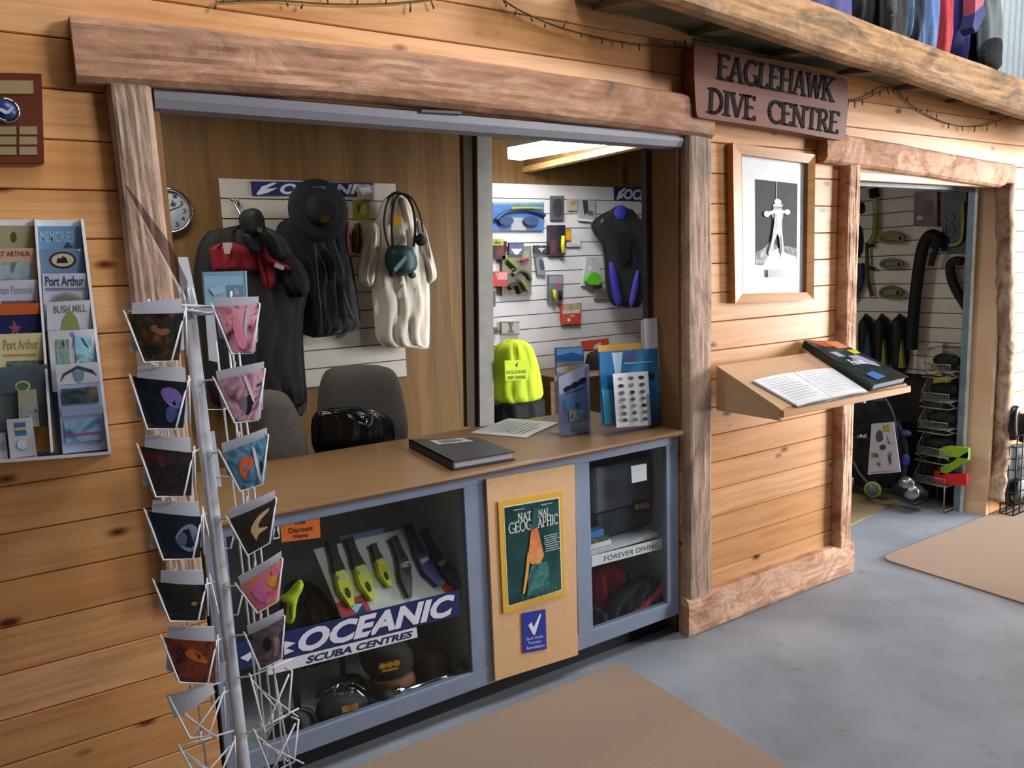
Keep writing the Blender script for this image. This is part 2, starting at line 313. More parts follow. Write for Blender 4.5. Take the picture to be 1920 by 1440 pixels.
# ---- flat printed things: quad given by photograph corners TL TR BR BL on a surface
def asmat(c): return col(c, .35, var=.04) if isinstance(c, str) else c
def card(F, quad, n, th, base, els=(), mb=None, edge=None, curve=0):
    """els: (material, [(u,v)...]) | (mat,'t',text,u0,v0,u1,v1[,bold,shear]) | (mat,'r',text,u0,v0,u1,v1[,wt]) | (mat,'e',cu,cv,ru,rv) | (mat,'b',u0,v0,u1,v1)"""
    mb = mb or MB()
    C = [F.w(*F.px(x, y, n), n) for x, y in quad]
    Nn = (C[1]-C[0]).cross(C[3]-C[0]).normalized()
    if Nn.dot(F.N) < 0: Nn = -Nn
    asp = ((C[1]-C[0]).length+(C[2]-C[3]).length)/((C[3]-C[0]).length+(C[2]-C[1]).length)
    def mp(u, v, k=0):
        p = C[0]*(1-u)*(1-v)+C[1]*u*(1-v)+C[2]*u*v+C[3]*(1-u)*v
        return p + Nn*(k*.0006 + curve*4*u*(1-u))
    R = 8 if curve else 1
    for i in range(R):
        a, b = i/R, (i+1)/R
        mb.prism([mp(a, 0), mp(b, 0), mp(b, 1), mp(a, 1)], [mp(a, 0)-Nn*th, mp(b, 0)-Nn*th, mp(b, 1)-Nn*th, mp(a, 1)-Nn*th], asmat(base))
    for k, e in enumerate(els, 1):
        m = asmat(e[0])
        if e[1] == 't':
            s, u0, v0, u1, v1 = e[2:7]; bo = e[7] if len(e) > 7 else 0; sh = e[8] if len(e) > 8 else 0
            vs, fs = text_polys(s, bo, sh); mb.add([mp(u0+(u1-u0)*a, v0+(v1-v0)*b, k) for a, b in vs], fs, m)
        elif e[1] == 'r':
            s, u0, v0, u1, v1 = e[2:7]; w, ps = roman(s, e[7] if len(e) > 7 else .12)
            for p in ps: mb.add([mp(u0+(u1-u0)*a/w, v1-(v1-v0)*b, k) for a, b in p], [list(range(len(p)))], m)
        elif e[1] == 'e':
            cu, cv, ru, rv = e[2:6]; mb.add([mp(cu+ru*cos(2*pi*i/20), cv+rv*sin(2*pi*i/20), k) for i in range(20)], [list(range(20))], m)
        elif e[1] == 'b':
            u0, v0, u1, v1 = e[2:6]; S_ = 6 if curve else 1
            for i in range(S_):
                a = u0+(u1-u0)*i/S_; b = u0+(u1-u0)*(i+1)/S_; mb.add([mp(a, v0, k), mp(b, v0, k), mp(b, v1, k), mp(a, v1, k)], [[0, 1, 2, 3]], m)
        else:
            mb.add([mp(u, v, k) for u, v in e[1]], [list(range(len(e[1])))], m)
    return mb
def lines(m, u0, v0, u1, v1, n, seed=1, fill=.45):
    r = random.Random(seed); h = (v1-v0)/n
    return [(m, 'b', u0+(u1-u0)*r.uniform(0, .08), v0+i*h, u1-(u1-u0)*r.uniform(0, .25), v0+i*h+h*fill) for i in range(n)]
def bx(x0, y0, x1, y1): return [(x0, y0), (x1, y0), (x1, y1), (x0, y1)]
def tcard(name, label, cat, F, quad, n, th, base, els=(), group=None, curve=0):
    return tag(obj(name, card(F, quad, n, th, base, els, curve=curve)), label, cat, group)

# ---- soft things: outline in photograph points on a surface, filled out by depth
ZMIN = [-9]
def puffy(F, outl, n, depth, mat, folds=0, seed=1, rows=26, cols=18, mb=None, flat=.0, fold_amp=.012, mat2=None, back=0):
    mb = mb or MB(); uv = [F.px(x, y, n) for x, y in outl]; v0 = min(p[1] for p in uv); v1 = max(p[1] for p in uv); r = random.Random(seed)
    ph = [r.uniform(0, 6.28) for _ in range(4)]; k = len(uv); fr = []; bk = []
    for j in range(rows+1):
        v = v0+(v1-v0)*min(max(j/rows, .004), .996); xs = []
        for a, b in zip(uv, uv[1:]+uv[:1]):
            if (a[1]-v)*(b[1]-v) < 0: xs.append(a[0]+(b[0]-a[0])*(v-a[1])/(b[1]-a[1]))
        if not xs: xs = [fr[-1][0][0], fr[-1][-1][0]] if fr else [uv[0][0], uv[0][0]]
        l, h = min(xs), max(xs); e = (1-abs(2*j/rows-1)**(14 if folds >= 3 else 6))**.5
        rw = []; rb = []
        for i in range(cols+1):
            s = i/cols; u = l+(h-l)*s; prof = max(0, 1-abs(2*s-1)**(3 if flat else 2))**.5
            d = depth*(.12+.88*prof*e) + (fold_amp*prof*e*(sin(folds*2*pi*s+ph[0]+1.3*sin(3*v*6+ph[1]))*.6+.4*sin((folds*1.7)*2*pi*s+ph[2]+v*9)) if folds else 0)
            rw.append((u, v, n+d-depth*.3)); rb.append((u, v, n-back-depth*.3*prof*e))
        fr.append(rw); bk.append(rb)
    vs = [F.w(*p) for row in fr for p in row]+[F.w(*p) for row in bk for p in row]; c = cols+1
    for v_ in vs: v_.z = max(v_.z, ZMIN[0]); o = (rows+1)*c
    fs = [[j*c+i, j*c+i+1, (j+1)*c+i+1, (j+1)*c+i] for j in range(rows) for i in range(cols)]
    fs += [[o+j*c+i, o+(j+1)*c+i, o+(j+1)*c+i+1, o+j*c+i+1] for j in range(rows) for i in range(cols)]
    for j in range(rows):
        fs += [[j*c, (j+1)*c, o+(j+1)*c, o+j*c], [j*c+cols, o+j*c+cols, o+(j+1)*c+cols, (j+1)*c+cols]]
    for i in range(cols):
        fs += [[i, o+i, o+i+1, i+1], [rows*c+i, rows*c+i+1, o+rows*c+i+1, o+rows*c+i]]
    return mb.add(vs, fs, mat, True)
def smooth(pts, it=2, closed=True):
    for _ in range(it):
        q = []
        n = len(pts)
        for i in range(n if closed else n-1):
            a, b = pts[i], pts[(i+1) % n]; q += [tuple(a[k]*.75+b[k]*.25 for k in range(len(a))), tuple(a[k]*.25+b[k]*.75 for k in range(len(a)))]
        pts = q if closed else [pts[0]]+q+[pts[-1]]
    return pts
def ptube(F, pts, n, r, mat, mb=None, it=2, k=8, closed=False):
    mb = mb or MB(); p3 = [(p[0], p[1], p[2] if len(p) > 2 else n) for p in pts]
    if it: p3 = smooth(p3, it, closed)
    return mb.tube([F.P(x, y, q) for x, y, q in p3], r, mat, k, closed)

# ---- rough slabs of log
def slab(P0, P1, wdir, N, width, thick, mat, seed, seg=28, rough=.06, bow=0, ends=True):
    """P0..P1 centre line on the wall, wdir across, N out of the wall"""
    P0, P1, wdir, N = map(Vector, (P0, P1, wdir, N)); r = random.Random(seed); mb = MB(); K = 13; L = (P1-P0).length
    f = [[r.uniform(0, 6.28), r.uniform(3, 7), r.uniform(.4, 1)] for _ in range(6)]
    def nz(t, a): return sum(sin(f[(a+i) % 6][1]*t*L*(i+1)*.9+f[(a+i) % 6][0])*f[(a+i) % 6][2]/(i+1) for i in range(4))/1.8
    vs = []
    for i in range(seg+1):
        t = i/seg; c = P0.lerp(P1, t) + wdir*(bow*4*t*(1-t)); w0 = width/2*(1+rough*1.6*nz(t, 0)); w1 = width/2*(1+rough*1.6*nz(t, 3))
        for k in range(K+1):
            a = k/K*2-1; ww = w0 if a < 0 else w1
            d = thick*(1-abs(a)**10*.35)*(1+.07*nz(t*1.7+k*.37, k % 6))
            vs.append(c+wdir*a*ww*(1.0)+N*d)
        vs += [c+wdir*w1, c-wdir*w0]
    c = K+3; fs = [[i*c+k, i*c+(k+1) % c, (i+1)*c+(k+1) % c, (i+1)*c+k] for i in range(seg) for k in range(c)]
    fs += [list(range(c)), [seg*c+k for k in range(c)]]
    return mb.add(vs, fs, mat, False)

# ================================================================== THE SETTING
XL = FW.px(299, 300)[0]; XR = FW.px(1274, 500)[0]          # service opening
XD0 = FW.px(1590, 500)[0]; XD1 = FW.px(1868, 600)[0]       # doorway
ZT = 2.13; ZD = 2.035
WT = .16
mf = bpy.data.materials.new('concrete_floor'); mf.use_nodes = True; t = mf.node_tree; b = t.nodes['Principled BSDF']; b.inputs['Roughness'].default_value = .55
tc = nn(t, 'ShaderNodeTexCoord'); a1 = nn(t, 'ShaderNodeTexNoise'); a1.inputs['Scale'].default_value = 1.6; a1.inputs['Detail'].default_value = 8; a1.inputs['Roughness'].default_value = .6
a2 = nn(t, 'ShaderNodeTexNoise'); a2.inputs['Scale'].default_value = 9; a2.inputs['Detail'].default_value = 6; a2.inputs['Roughness'].default_value = .7
t.links.new(tc.outputs['Object'], a1.inputs[0]); t.links.new(tc.outputs['Object'], a2.inputs[0])
r1 = nn(t, 'ShaderNodeValToRGB'); r1.color_ramp.elements[0].position = .3; r1.color_ramp.elements[1].position = .7; r1.color_ramp.elements[0].color = (*hx('#7b818b'), 1); r1.color_ramp.elements[1].color = (*hx('#a0a6b0'), 1)
t.links.new(a1.outputs[0], r1.inputs[0])
r2 = nn(t, 'ShaderNodeValToRGB'); r2.color_ramp.elements[0].position = .60; r2.color_ramp.elements[1].position = .72; r2.color_ramp.elements[0].color = (0, 0, 0, 1); r2.color_ramp.elements[1].color = (.55, .55, .55, 1)
t.links.new(a2.outputs[0], r2.inputs[0]); mxf = nn(t, 'ShaderNodeMix', data_type='RGBA'); t.links.new(r2.outputs[0], mxf.inputs[0]); t.links.new(r1.outputs[0], mxf.inputs[6]); mxf.inputs[7].default_value = (*hx('#6b6658'), 1)
t.links.new(mxf.outputs[2], b.inputs['Base Color'])
bp = nn(t, 'ShaderNodeBump'); bp.inputs['Strength'].default_value = .08; t.links.new(a2.outputs[0], bp.inputs['Height']); t.links.new(bp.outputs[0], b.inputs['Normal'])
struct('floor', MB().box((-2.5, -4.5, -.1), (7.5, 2.8, 0), mf))

# front wall, row by row of pine boards with a V gap between
mb = MB()
z = 0
ZTOP = 2.72
while z < ZTOP-.01:
    z1 = min(z+PITCHB, ZTOP); g = .0010
    spans = [(-2.5, XL), (XR, XD0), (XD1, 7.5)]
    cuts = []
    zm = (z+z1)/2
    if zm > ZT and zm > ZD: spans = [(-2.5, 7.5)]
    elif zm > ZD: spans = [(-2.5, XL), (XR, 7.5)]
    if zm > 2.42: spans = [(a, min(b_, (2.70-zm)/.055+1.0 if zm > 2.62 else (2.66-zm)/.055)) for a, b_ in spans]
    for x0, x1 in spans:
        yb = .03
        prof = [(0.003, z+g), (-.001, z+g+.0028), (-.001, z1-g-.0028), (.003, z1-g), (yb, z1-g), (yb, z+g)]
        mb.prism([(x0, y, zz) for y, zz in prof], [(x1, y, zz) for y, zz in prof], M_pine)
        mb.box((x0, .02, z), (x1, .03, z1), M_dark)
    z = z1
struct('wall_front', mb)
mb = MB()                                                   # studs and inner lining of the front wall
for x0, x1, z0, z1 in ((-2.5, XL, 0, 2.45), (XR, XD0, 0, 2.45), (XD1, 7.5, 0, 2.45), (XL, XR, ZT, 2.45), (XD0, XD1, ZD, 2.45)):
    mb.box((x0, .031, z0), (x1, WT, z1), M_panel)
struct('wall_front_lining', mb)
XJ = FO.px(886, 500)[0]
struct('wall_back_office', MB().box((-1.4, YO, 0), (XJ, YO+.06, 2.45), M_panel))
struct('wall_back_shop', MB().box((XJ-.2, YS, 0), (6.2, YS+.06, 2.45), M_panel))
struct('wall_side_shop', MB().box((XS, WT, 0), (XS+.06, YS, 2.45), M_panel))
struct('wall_side_office', MB().box((-1.46, WT, 0), (-1.4, YO+.06, 2.45), M_panel))
struct('wall_partition', MB().box((XJ-.06, YO+.06, 0), (XJ, YS, 2.45), M_panel))
mb = MB(); mb.box((-1.46, .03, 2.45), (6.2, YS+.06, 2.5), M_ceilw)
struct('ceiling_inner', mb)
# door frame post between office and shop
mb = MB(); q = [(895, 238), (922, 238), (927, 800), (900, 800)]
mb.pxprism(FO, q, -.05, .03, col('#7b7a76', .5)); mb.pxprism(FO, [(868, 238), (894, 238), (899, 800), (876, 800)], -.02, .012, col('#3a2c1a', .7))
struct('door_1', mb)
# shop carpet seen through the doorway
tag(obj('carpet', MB().pxprism(FL, [(1560, 1000), (1592, 985), (1640, 962), (1722, 925), (1690, 895), (1560, 870)], 0, .006, col('#a08c6c', .95, var=.12, scale=120))), 'sandy brown carpet piece just inside the right-hand doorway', 'carpet')

# the rest of the shed around the viewer
M_shed = col('#6b5a48', .8, var=.2)
struct('wall_left_shed', MB().box((-1.6, -4.6, 0), (-1.5, -.002, 6.0), M_shed)); struct('wall_rear_hall', MB().box((-1.6, -4.7, 0), (3.6, -4.6, 6.0), M_shed)); struct('ceiling_shed', MB().box((-1.6, -4.7, 6.0), (15, 2.7, 6.1), M_shed))
# loft over the doorway
MSL = -.055
mb = MB()
def zsof(x): return 2.642+MSL*x
mb.prism([(1.75, -.30, zsof(1.75)), (5.8, -.30, zsof(5.8)), (5.8, 0.02, zsof(5.8)), (1.75, 0.02, zsof(1.75))], [(1.75, -.30, zsof(1.75)+.03), (5.8, -.30, zsof(5.8)+.03), (5.8, .02, zsof(5.8)+.03), (1.75, .02, zsof(1.75)+.03)], col('#6a6b52', .8, var=.2))
lf = struct('ceiling_loft_overhang', mb)
for x in (1.88, 2.36, 2.84, 3.32, 3.78, 4.24, 4.7, 5.16):
    mb = MB(); a, b_ = x-.05, x+.05
    mb.prism([(a, -.28, zsof(x)), (b_, -.28, zsof(x)), (b_, -.28, zsof(x)-.055), (a, -.28, zsof(x)-.055)], [(a, -.002, zsof(x)), (b_, -.002, zsof(x)), (b_, -.002, zsof(x)-.012), (a, -.002, zsof(x)-.012)], M_joist)
    obj('joist', mb, lf)
struct('ceiling_loft_deck', MB().box((1.75, .03, 2.505), (7.4, 2.55, 2.54), M_joist))
struct('trim_1', slab((1.55, -.30, 2.46+.105), (5.6, -.30, 2.263), (0, 0, 1), (0, -1, 0), .168, .06, M_slabgrey, 11, seg=70, rough=.045))
# corrugated shed wall behind the loft
mb = MB(); x = 1.5; v0 = []
while x < 15: v0 += [(x, 2.62), (x+.05, 2.62), (x+.07, 2.58), (x+.12, 2.58)]; x += .14
vs = [(a, y, 2.5) for a, y in v0]+[(a, y, 6.0) for a, y in v0]; n_ = len(v0)
mb.add(vs, [[i, i+1, n_+i+1, n_+i] for i in range(n_-1)], col('#c3ccd0', .5, 0, var=.06)); struct('wall_rear_shed', mb)

# rustic slabs framing the openings
pA, pB = FW.P(137, 117), FW.P(1310, 212)
struct('trim_2', slab((pA.x, 0, 2.19), (FW.px(1318, 215)[0], 0, 2.18), (0, 0, 1), (0, -1, 0), .155, .065, M_slab, 3, seg=60, rough=.04, bow=.022))
xa, xb = FW.px(217, 300)[0], FW.px(298, 300)[0]
struct('trim_3', slab((xa*.5+xb*.5, 0, .70), (xa*.5+xb*.5-.005, 0, 2.115), (-1, 0, 0), (0, -1, 0), xb-xa, .05, M_slabpost, 5, seg=36, rough=.03))
xa, xb = FW.px(1276, 600)[0], FW.px(1323, 600)[0]
struct('trim_4', slab(((xa+xb)/2, 0, .17), ((xa+xb)/2, 0, 2.11), (-1, 0, 0), (0, -1, 0), xb-xa, .045, M_slabpost, 8, seg=50, rough=.03))
x0, x1 = XR-.005, FW.px(1585, 1050)[0]
struct('trim_5', slab((x0, 0, .085), (x1, 0, .085), (0, 0, 1), (0, -1, 0), .175, .05, M_slabpink, 13, seg=40, rough=.05))
xa, xb = FW.px(1566, 600)[0], FW.px(1592, 600)[0]
struct('trim_6', slab(((xa+xb)/2, 0, .165), ((xa+xb)/2, 0, 2.04), (-1, 0, 0), (0, -1, 0), xb-xa-.01, .05, M_slabpink, 17, seg=44, rough=.03))
l0 = FW.P(1545, 272, .04); l1 = FW.P(1898, 338, .04)
struct('trim_7', slab((l0.x, 0, FW.px(1600, 283)[1]), (l1.x, 0, FW.px(1890, 333)[1]), (0, 0, 1), (0, -1, 0), .135, .06, M_slabpink, 21, seg=40, rough=.06))
mb = MB(); pts = [FW.P(x, y, .035) for x, y in ((1884, 345), (1886, 480), (1884, 560), (1887, 650), (1880, 780), (1877, 860), (1866, 938))]
rr = random.Random(4); pp = []; 
for i in range(60):
    f = i/59*6; k = min(5, int(f)); pp.append(pts[k].lerp(pts[k+1], f-k))
mb.tube(pp, [.047*(1+.14*sin(i*1.3)*rr.uniform(.2, 1)) for i in range(60)], bark('log_post', ['#7b5f4c', '#9a8068', '#b9a892', '#8c6a50', '#a99078'], 5, (1, 1, .5)), 10)
struct('trim_8', mb)
# small offcut board behind the sign, at the doorway lintel's end
# reveal boards inside the openings
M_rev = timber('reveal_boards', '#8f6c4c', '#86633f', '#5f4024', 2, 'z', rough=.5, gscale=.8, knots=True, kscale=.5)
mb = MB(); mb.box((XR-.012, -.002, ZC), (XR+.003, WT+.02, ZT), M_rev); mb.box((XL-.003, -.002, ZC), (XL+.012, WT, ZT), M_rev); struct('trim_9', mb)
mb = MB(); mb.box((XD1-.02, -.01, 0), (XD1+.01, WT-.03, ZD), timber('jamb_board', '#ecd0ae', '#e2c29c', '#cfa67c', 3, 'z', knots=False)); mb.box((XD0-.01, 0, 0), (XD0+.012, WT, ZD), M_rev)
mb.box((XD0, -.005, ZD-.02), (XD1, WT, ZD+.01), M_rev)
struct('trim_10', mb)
mb = MB(); mb.box((XD1-.05, WT-.03, 0), (XD1-.02, WT+.01, ZD), col('#7d97a6', .35, .2)); mb.box((XD1-.052, WT-.045, 0), (XD1-.04, WT-.03, ZD), col('#dfe6ea', .3, .2)); mb.box((XD0, WT-.02, ZD-.06), (XD1-.03, WT+.02, ZD-.02), col('#8d949c', .4))
struct('door_2', mb)
# roller shutter housing at the head of the service opening, with its side track
mb = MB(); zt0 = ZT-.10
pr = [(-.0, ZT-.005), (-.022, ZT-.015), (-.026, ZT-.04), (-.016, ZT-.062), (.02, ZT-.068), (.05, ZT-.05), (.05, ZT-.005)]
mb.prism([(XL, y, z) for y, z in pr], [(XR, y, z) for y, z in pr], col('#85858f', .45, .0, var=.03))
wn = struct('window_1', mb)
obj('latch', MB().pxprism(FW, [(790, 205), (866, 209), (866, 214), (790, 210)], .025, .034, col('#4a4650', .5)), wn)
mb = MB(); u0, v0 = FW.px(1212, 500, -.155); u1, _ = FW.px(1226, 500, -.155)
mb.box((u0, .15, ZC+.001), (u1, .18, ZT-.05), col('#4b4d52', .4, .4)); obj('window_frame', mb, wn)

# fluorescent lamp and batten on the shop ceiling
Fc = Fr((0, 0, 2.30), (1, 0, 0), (0, 1, 0), (0, 0, -1))
A_ = [Fc.P(x, y) for x, y in ((957, 300), (975, 272), (1152, 252), (1148, 262))]
p0 = Fc.P(964, 293); p1 = Fc.P(1146, 260)
d = (p1-p0); d.z = 0; L_ = d.length; d.normalize(); s_ = Vector((d.y, -d.x, 0))
lt = thing('fluorescent_lamp', 'glowing fluorescent batten light under the shop ceiling', 'lamp', (p0+p1)/2+Vector((0, 0, .06)))
mb = MB(); c0, c1 = p0, p1; hw = .055
def bar(a, b, hw, z0, z1, m, mb):
    mb.prism([a+s_*hw+Vector((0, 0, z0)), b+s_*hw+Vector((0, 0, z0)), b-s_*hw+Vector((0, 0, z0)), a-s_*hw+Vector((0, 0, z0))], [v+Vector((0, 0, z1-z0)) for v in (a+s_*hw+Vector((0, 0, z0)), b+s_*hw+Vector((0, 0, z0)), b-s_*hw+Vector((0, 0, z0)), a-s_*hw+Vector((0, 0, z0)))], m)
bar(c0, c1, hw+.005, .045, .148, M_white, mb); obj('housing', mb, lt)
mb = MB(); bar(c0, c1, hw, -.02, .045, emit('tube_glow', (1, .98, .95), 20), mb); obj('diffuser', mb, lt)
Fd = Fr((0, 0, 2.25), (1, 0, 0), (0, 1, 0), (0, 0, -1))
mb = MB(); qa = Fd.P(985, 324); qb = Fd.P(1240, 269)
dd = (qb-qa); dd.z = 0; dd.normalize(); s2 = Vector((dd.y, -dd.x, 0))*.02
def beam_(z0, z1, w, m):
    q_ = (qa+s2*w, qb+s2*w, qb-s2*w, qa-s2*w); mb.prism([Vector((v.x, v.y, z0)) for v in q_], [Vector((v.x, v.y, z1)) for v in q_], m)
beam_(2.25, 2.285, 1.6, timber('batten', '#d9b47c', '#cda468', '#b08450', 3, 'y', knots=False)); beam_(2.2855, 2.449, 1, M_panel)  # batten paler than the panel above: lamp glow put into its colour
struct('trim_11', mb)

# ---- mats on the floor
M_mat = col('#a18a78', .95, var=.10, scale=220, bump=.15)
def rmat(x0, y0, x1, y1, rad, h, m):
    ps = []
    for cx, cy, a in ((x1-rad, y1-rad, 0), (x0+rad, y1-rad, 90), (x0+rad, y0+rad, 180), (x1-rad, y0+rad, 270)):
        ps += [(cx+rad*cos(math.radians(a+i*15)), cy+rad*sin(math.radians(a+i*15))) for i in range(7)]
    return MB().prism([(x, y, h) for x, y in ps], [(x, y, .0005) for x, y in ps], m)
o = tag(obj('door_mat', rmat(.35, -1.5, 1.87, -.04, .06, .010, M_mat)), 'tan brown floor mat lying in front of the glass counter', 'mat')
o = tag(obj('door_mat', rmat(3.70, -1.15, 5.5, -.02, .07, .010, M_mat)), 'pinkish tan floor mat with rounded corner in front of the doorway', 'mat')

# ================================================================== DISPLAY COUNTER
def zf(x, y): return FW.px(x, y)[1]
def xf(x, y): return FW.px(x, y)[0]
YF = .0; CD = .60
xs1, xs2 = xf(878, 1090), xf(919, 1090)       # stile between the left case and the panel
xs3, xs4 = xf(1081, 1040), xf(1109, 1030)
xr0 = xf(1251, 1000)
xl0 = XL+.075
zb0, zb1 = .098, .165; zt0, zt1 = ZC-.060, ZC-.022
ct = thing('display_counter', 'blue-grey framed glass display counter below the service opening', 'counter', ((XL+XR)/2, .3, 0))
x0, x1 = XL+.012, XR-.012
obj('bottom_rail', MB().box((x0, YF, zb0), (x1, YF+.03, zb1), M_frame, .003), ct)
obj('top_rail', MB().box((x0, YF, zt0), (x1, YF+.03, zt1), M_frame, .003), ct)
for a, b_ in ((x0, xl0), (xs1, xs2), (xs3, xs4), (xr0, x1)):
    obj('stile', MB().box((a, YF+.001, zb1), (b_, YF+.029, zt0), M_frame, .002), ct)
M_in = col('#a5a7a2', .6, var=.05)
mb = MB(); mb.box((x0, YF+.031, .10), (x1, CD, .13), col('#b9bcc0', .5, var=.04))
obj('bottom_board', mb, ct)
for a in (x0, xs1+.005, xs3+.005, x1-.018): obj('side_panel', MB().box((a, YF+.031, .131), (a+.018, CD, ZC-.023), M_in), ct)
obj('back_panel', MB().box((x0+.018, CD-.015, .131), (x1-.018, CD, ZC-.023), M_in), ct)
obj('plinth', MB().box((x0+.01, .08, 0), (x1-.01, .10, .099), col('#17191b', .8)), ct)
gl = glass('case_glass', (.95, .97, .965), .5)
obj('glass_pane', MB().box((xl0, YF+.012, zb1), (xs1, YF+.016, zt0), gl), ct)
obj('glass_pane', MB().box((xs4, YF+.012, zb1), (xr0, YF+.016, zt0), gl), ct)
pn = obj('panel_door', card(FW, [(912, 899), (1077, 870), (1084, 1228), (929, 1277)], .012, .012, M_mdf), ct); pn['label'] = 'tan fibreboard door panel between the glass fronts'
# shelf with lettered front in the right case
zs = FW.px(1180, 1030)[1]
sh = obj('shelf', MB().box((xs4+.003, .05, zs-.006), (xr0-.003, CD-.02, zs+.008), col('#b8bcc2', .4)), ct)
card_mb = card(FW, [(1110, 1043), (1251, 1007), (1251, 1026), (1110, 1063)], -.035, .003, '#d8dae0', [('#3c3c40', 't', 'FOREVER DIVING', .15, .3, .88, .78, 0, .1)])
obj('shelf_strip', card_mb, ct)
# worktop: one long laminate board with a rounded front edge
mb = MB(); pr = [(-.03, ZC-.018), (-.034, ZC-.010), (-.03, ZC-.002), (-.024, ZC), (.64, ZC), (.64, ZC-.021), (-.026, ZC-.021)]
mb.prism([(XL+.013, y, z) for y, z in pr], [(XR-.013, y, z) for y, z in pr], M_ctop)
tag(obj('countertop', mb), 'long wood-laminate countertop filling the foot of the service opening', 'countertop')

# things fixed on the counter front
tcard('magazine_poster', 'yellow-bordered magazine cover poster with seahorse picture on the tan panel', 'poster', FW, [(934, 941), (1054, 921), (1060, 1114), (944, 1151)], .018, .004, '#dcab3e', [
    ('#e9e3c8', 'b', .07, .05, .95, .95), (photo(['#10292c', '#1c4446', '#2b5f5c'], 4, 2), 'b', .085, .06, .935, .94),
    ('#d9dcd8', 'r', 'NAT', .28, .135, .49, .20, .16), ('#d9dcd8', 'r', 'NAL', .60, .135, .78, .20, .16), ('#d9dcd8', 'r', 'GEOG', .13, .205, .49, .295, .16), ('#d9dcd8', 'r', 'APHIC', .58, .205, .91, .295, .16),
    ('#2c5654', [(.52, .10), (.60, .12), (.58, .3), (.47, .32)]),
    (photo(['#c8632f', '#dd9058', '#e9b77a'], 14, 5), [(.47, .30), (.57, .29), (.62, .44), (.66, .56), (.60, .63), (.46, .62), (.40, .56), (.44, .42)]),
    ('#d9a24a', [(.40, .5), (.44, .52), (.40, .70), (.33, .88), (.30, .86), (.36, .66)]),
    (photo(['#20494a', '#3c7470', '#55908a'], 20, 8), [(.45, .63), (.70, .62), (.74, .78), (.70, .90), (.36, .90), (.40, .72)]),
    *lines('#a9b7b3', .66, .38, .92, .54, 8, 3), ('#3d6a5f', 'r', 'TASMANIA', .25, .86, .86, .93, .12), ('#b7c4bf', 'b', .2, .085, .36, .092), ('#b7c4bf', 'b', .62, .08, .8, .087)])
tcard('accreditation_sticker', 'dark blue sticker with white tick below the magazine poster', 'sticker', FW, [(979, 1150), (1023, 1142), (1025, 1217), (981, 1225)], .0165, .001, '#2c3c9c', [
    ('#e4e6ee', [(.24, .32), (.38, .26), (.46, .40), (.76, .08), (.80, .12), (.52, .58), (.44, .58)]), ('#d5d8ea', 't', 'South Pacific', .14, .62, .86, .69), ('#d5d8ea', 't', 'Tourism', .2, .73, .76, .80), ('#d5d8ea', 't', 'Accreditation', .12, .84, .9, .92)])
tcard('shop_banner', 'navy and white lettered banner stuck across the left glass front', 'banner', FW, [(440, 1207), (861, 1106), (862, 1154), (440, 1259)], -.006, .001, '#22305f', [
    ('#d6d9ea', [(.14, .42), (.20, .36), (.24, .5), (.20, .62), (.235, .78), (.15, .92), (.19, .62)]),
    ('#d6d9ea', [(.02, .55), (.1, .3), (.16, .25), (.08, .5), (.05, .75)]),
    ('#d6d9ea', 't', 'OCEANIC', .25, .08, .975, .92, .045, .25)])
tcard('shop_banner', 'white strip reading scuba centres under the navy banner on the glass', 'banner', FW, [(500, 1245), (781, 1176), (783, 1195), (500, 1267)], -.005, .001, '#d3d6e0', [('#252c50', 't', 'SCUBA CENTRES', .24, .2, .97, .84, .04, .25)])
tcard('discount_notice', 'orange notice card in the top corner of the left glass case', 'notice', FW, [(525, 976), (599, 965), (601, 1008), (528, 1017)], -.009, .001, '#d5743a', [('#42251c', 't', 'YHA', .34, .1, .64, .32, .02), ('#42251c', 't', 'Discount', .2, .4, .82, .64, .01), ('#42251c', 't', 'Here', .32, .68, .68, .9, .01)])
tcard('price_tag', 'small black and white tag beside the orange notice', 'tag', FW, [(511, 978), (523, 976), (525, 1009), (512, 1012)], -.009, .001, '#cfd2d6', [('#22252a', [(.3, .15), (.7, .15), (.6, .5), (.9, .9), (.1, .9), (.4, .5)])])

# ---- knives on a tilted display board inside the left case
class Tilt(Fr): pass
bt0 = Vector((1.0, .16, .40)); 
Ud = Vector((1, 0, 0)); Vd = Vector((0, .62, .785)); Nd = Vector((0, -.785, .62))
# board plane passes through the photograph point of its lower edge
pl = FW.P(642, 1160, -.08)
FK = Fr(pl, Ud, Vd, Nd)
brd = thing('knife_display_board', 'sloping white display board inside the left glass case', 'display board', pl)
obj('board', card(FK, [(588, 1030), (758, 991), (862, 1114), (642, 1160)], 0, .008, '#c4cac4', [('#b3383f', [(0, .78), (.24, .74), (.24, 1), (0, 1)]), ('#24335f', [(.1, .86), (.2, .82), (.2, 1), (.12, 1)]), ('#a9c0d6', [(.08, .84), (.2, .86), (.12, .97)]), ('#b3383f', [(.9, .84), (1, .8), (1, 1), (.9, 1)])]), brd)
obj('header_strip', card(FK, [(636, 1006), (718, 990), (720, 1000), (640, 1017)], .004, .004, '#6d86ad'), brd)
legs = MB(); 
for px_ in (600, 820):
    p = FK.P(px_+30, 1010 if px_ > 700 else 1040, -.012); legs.box((p.x-.008, p.y+.01, .131), (p.x+.008, p.y+.03, p.z), col('#3c3f40', .7))
obj('stand', legs, brd)
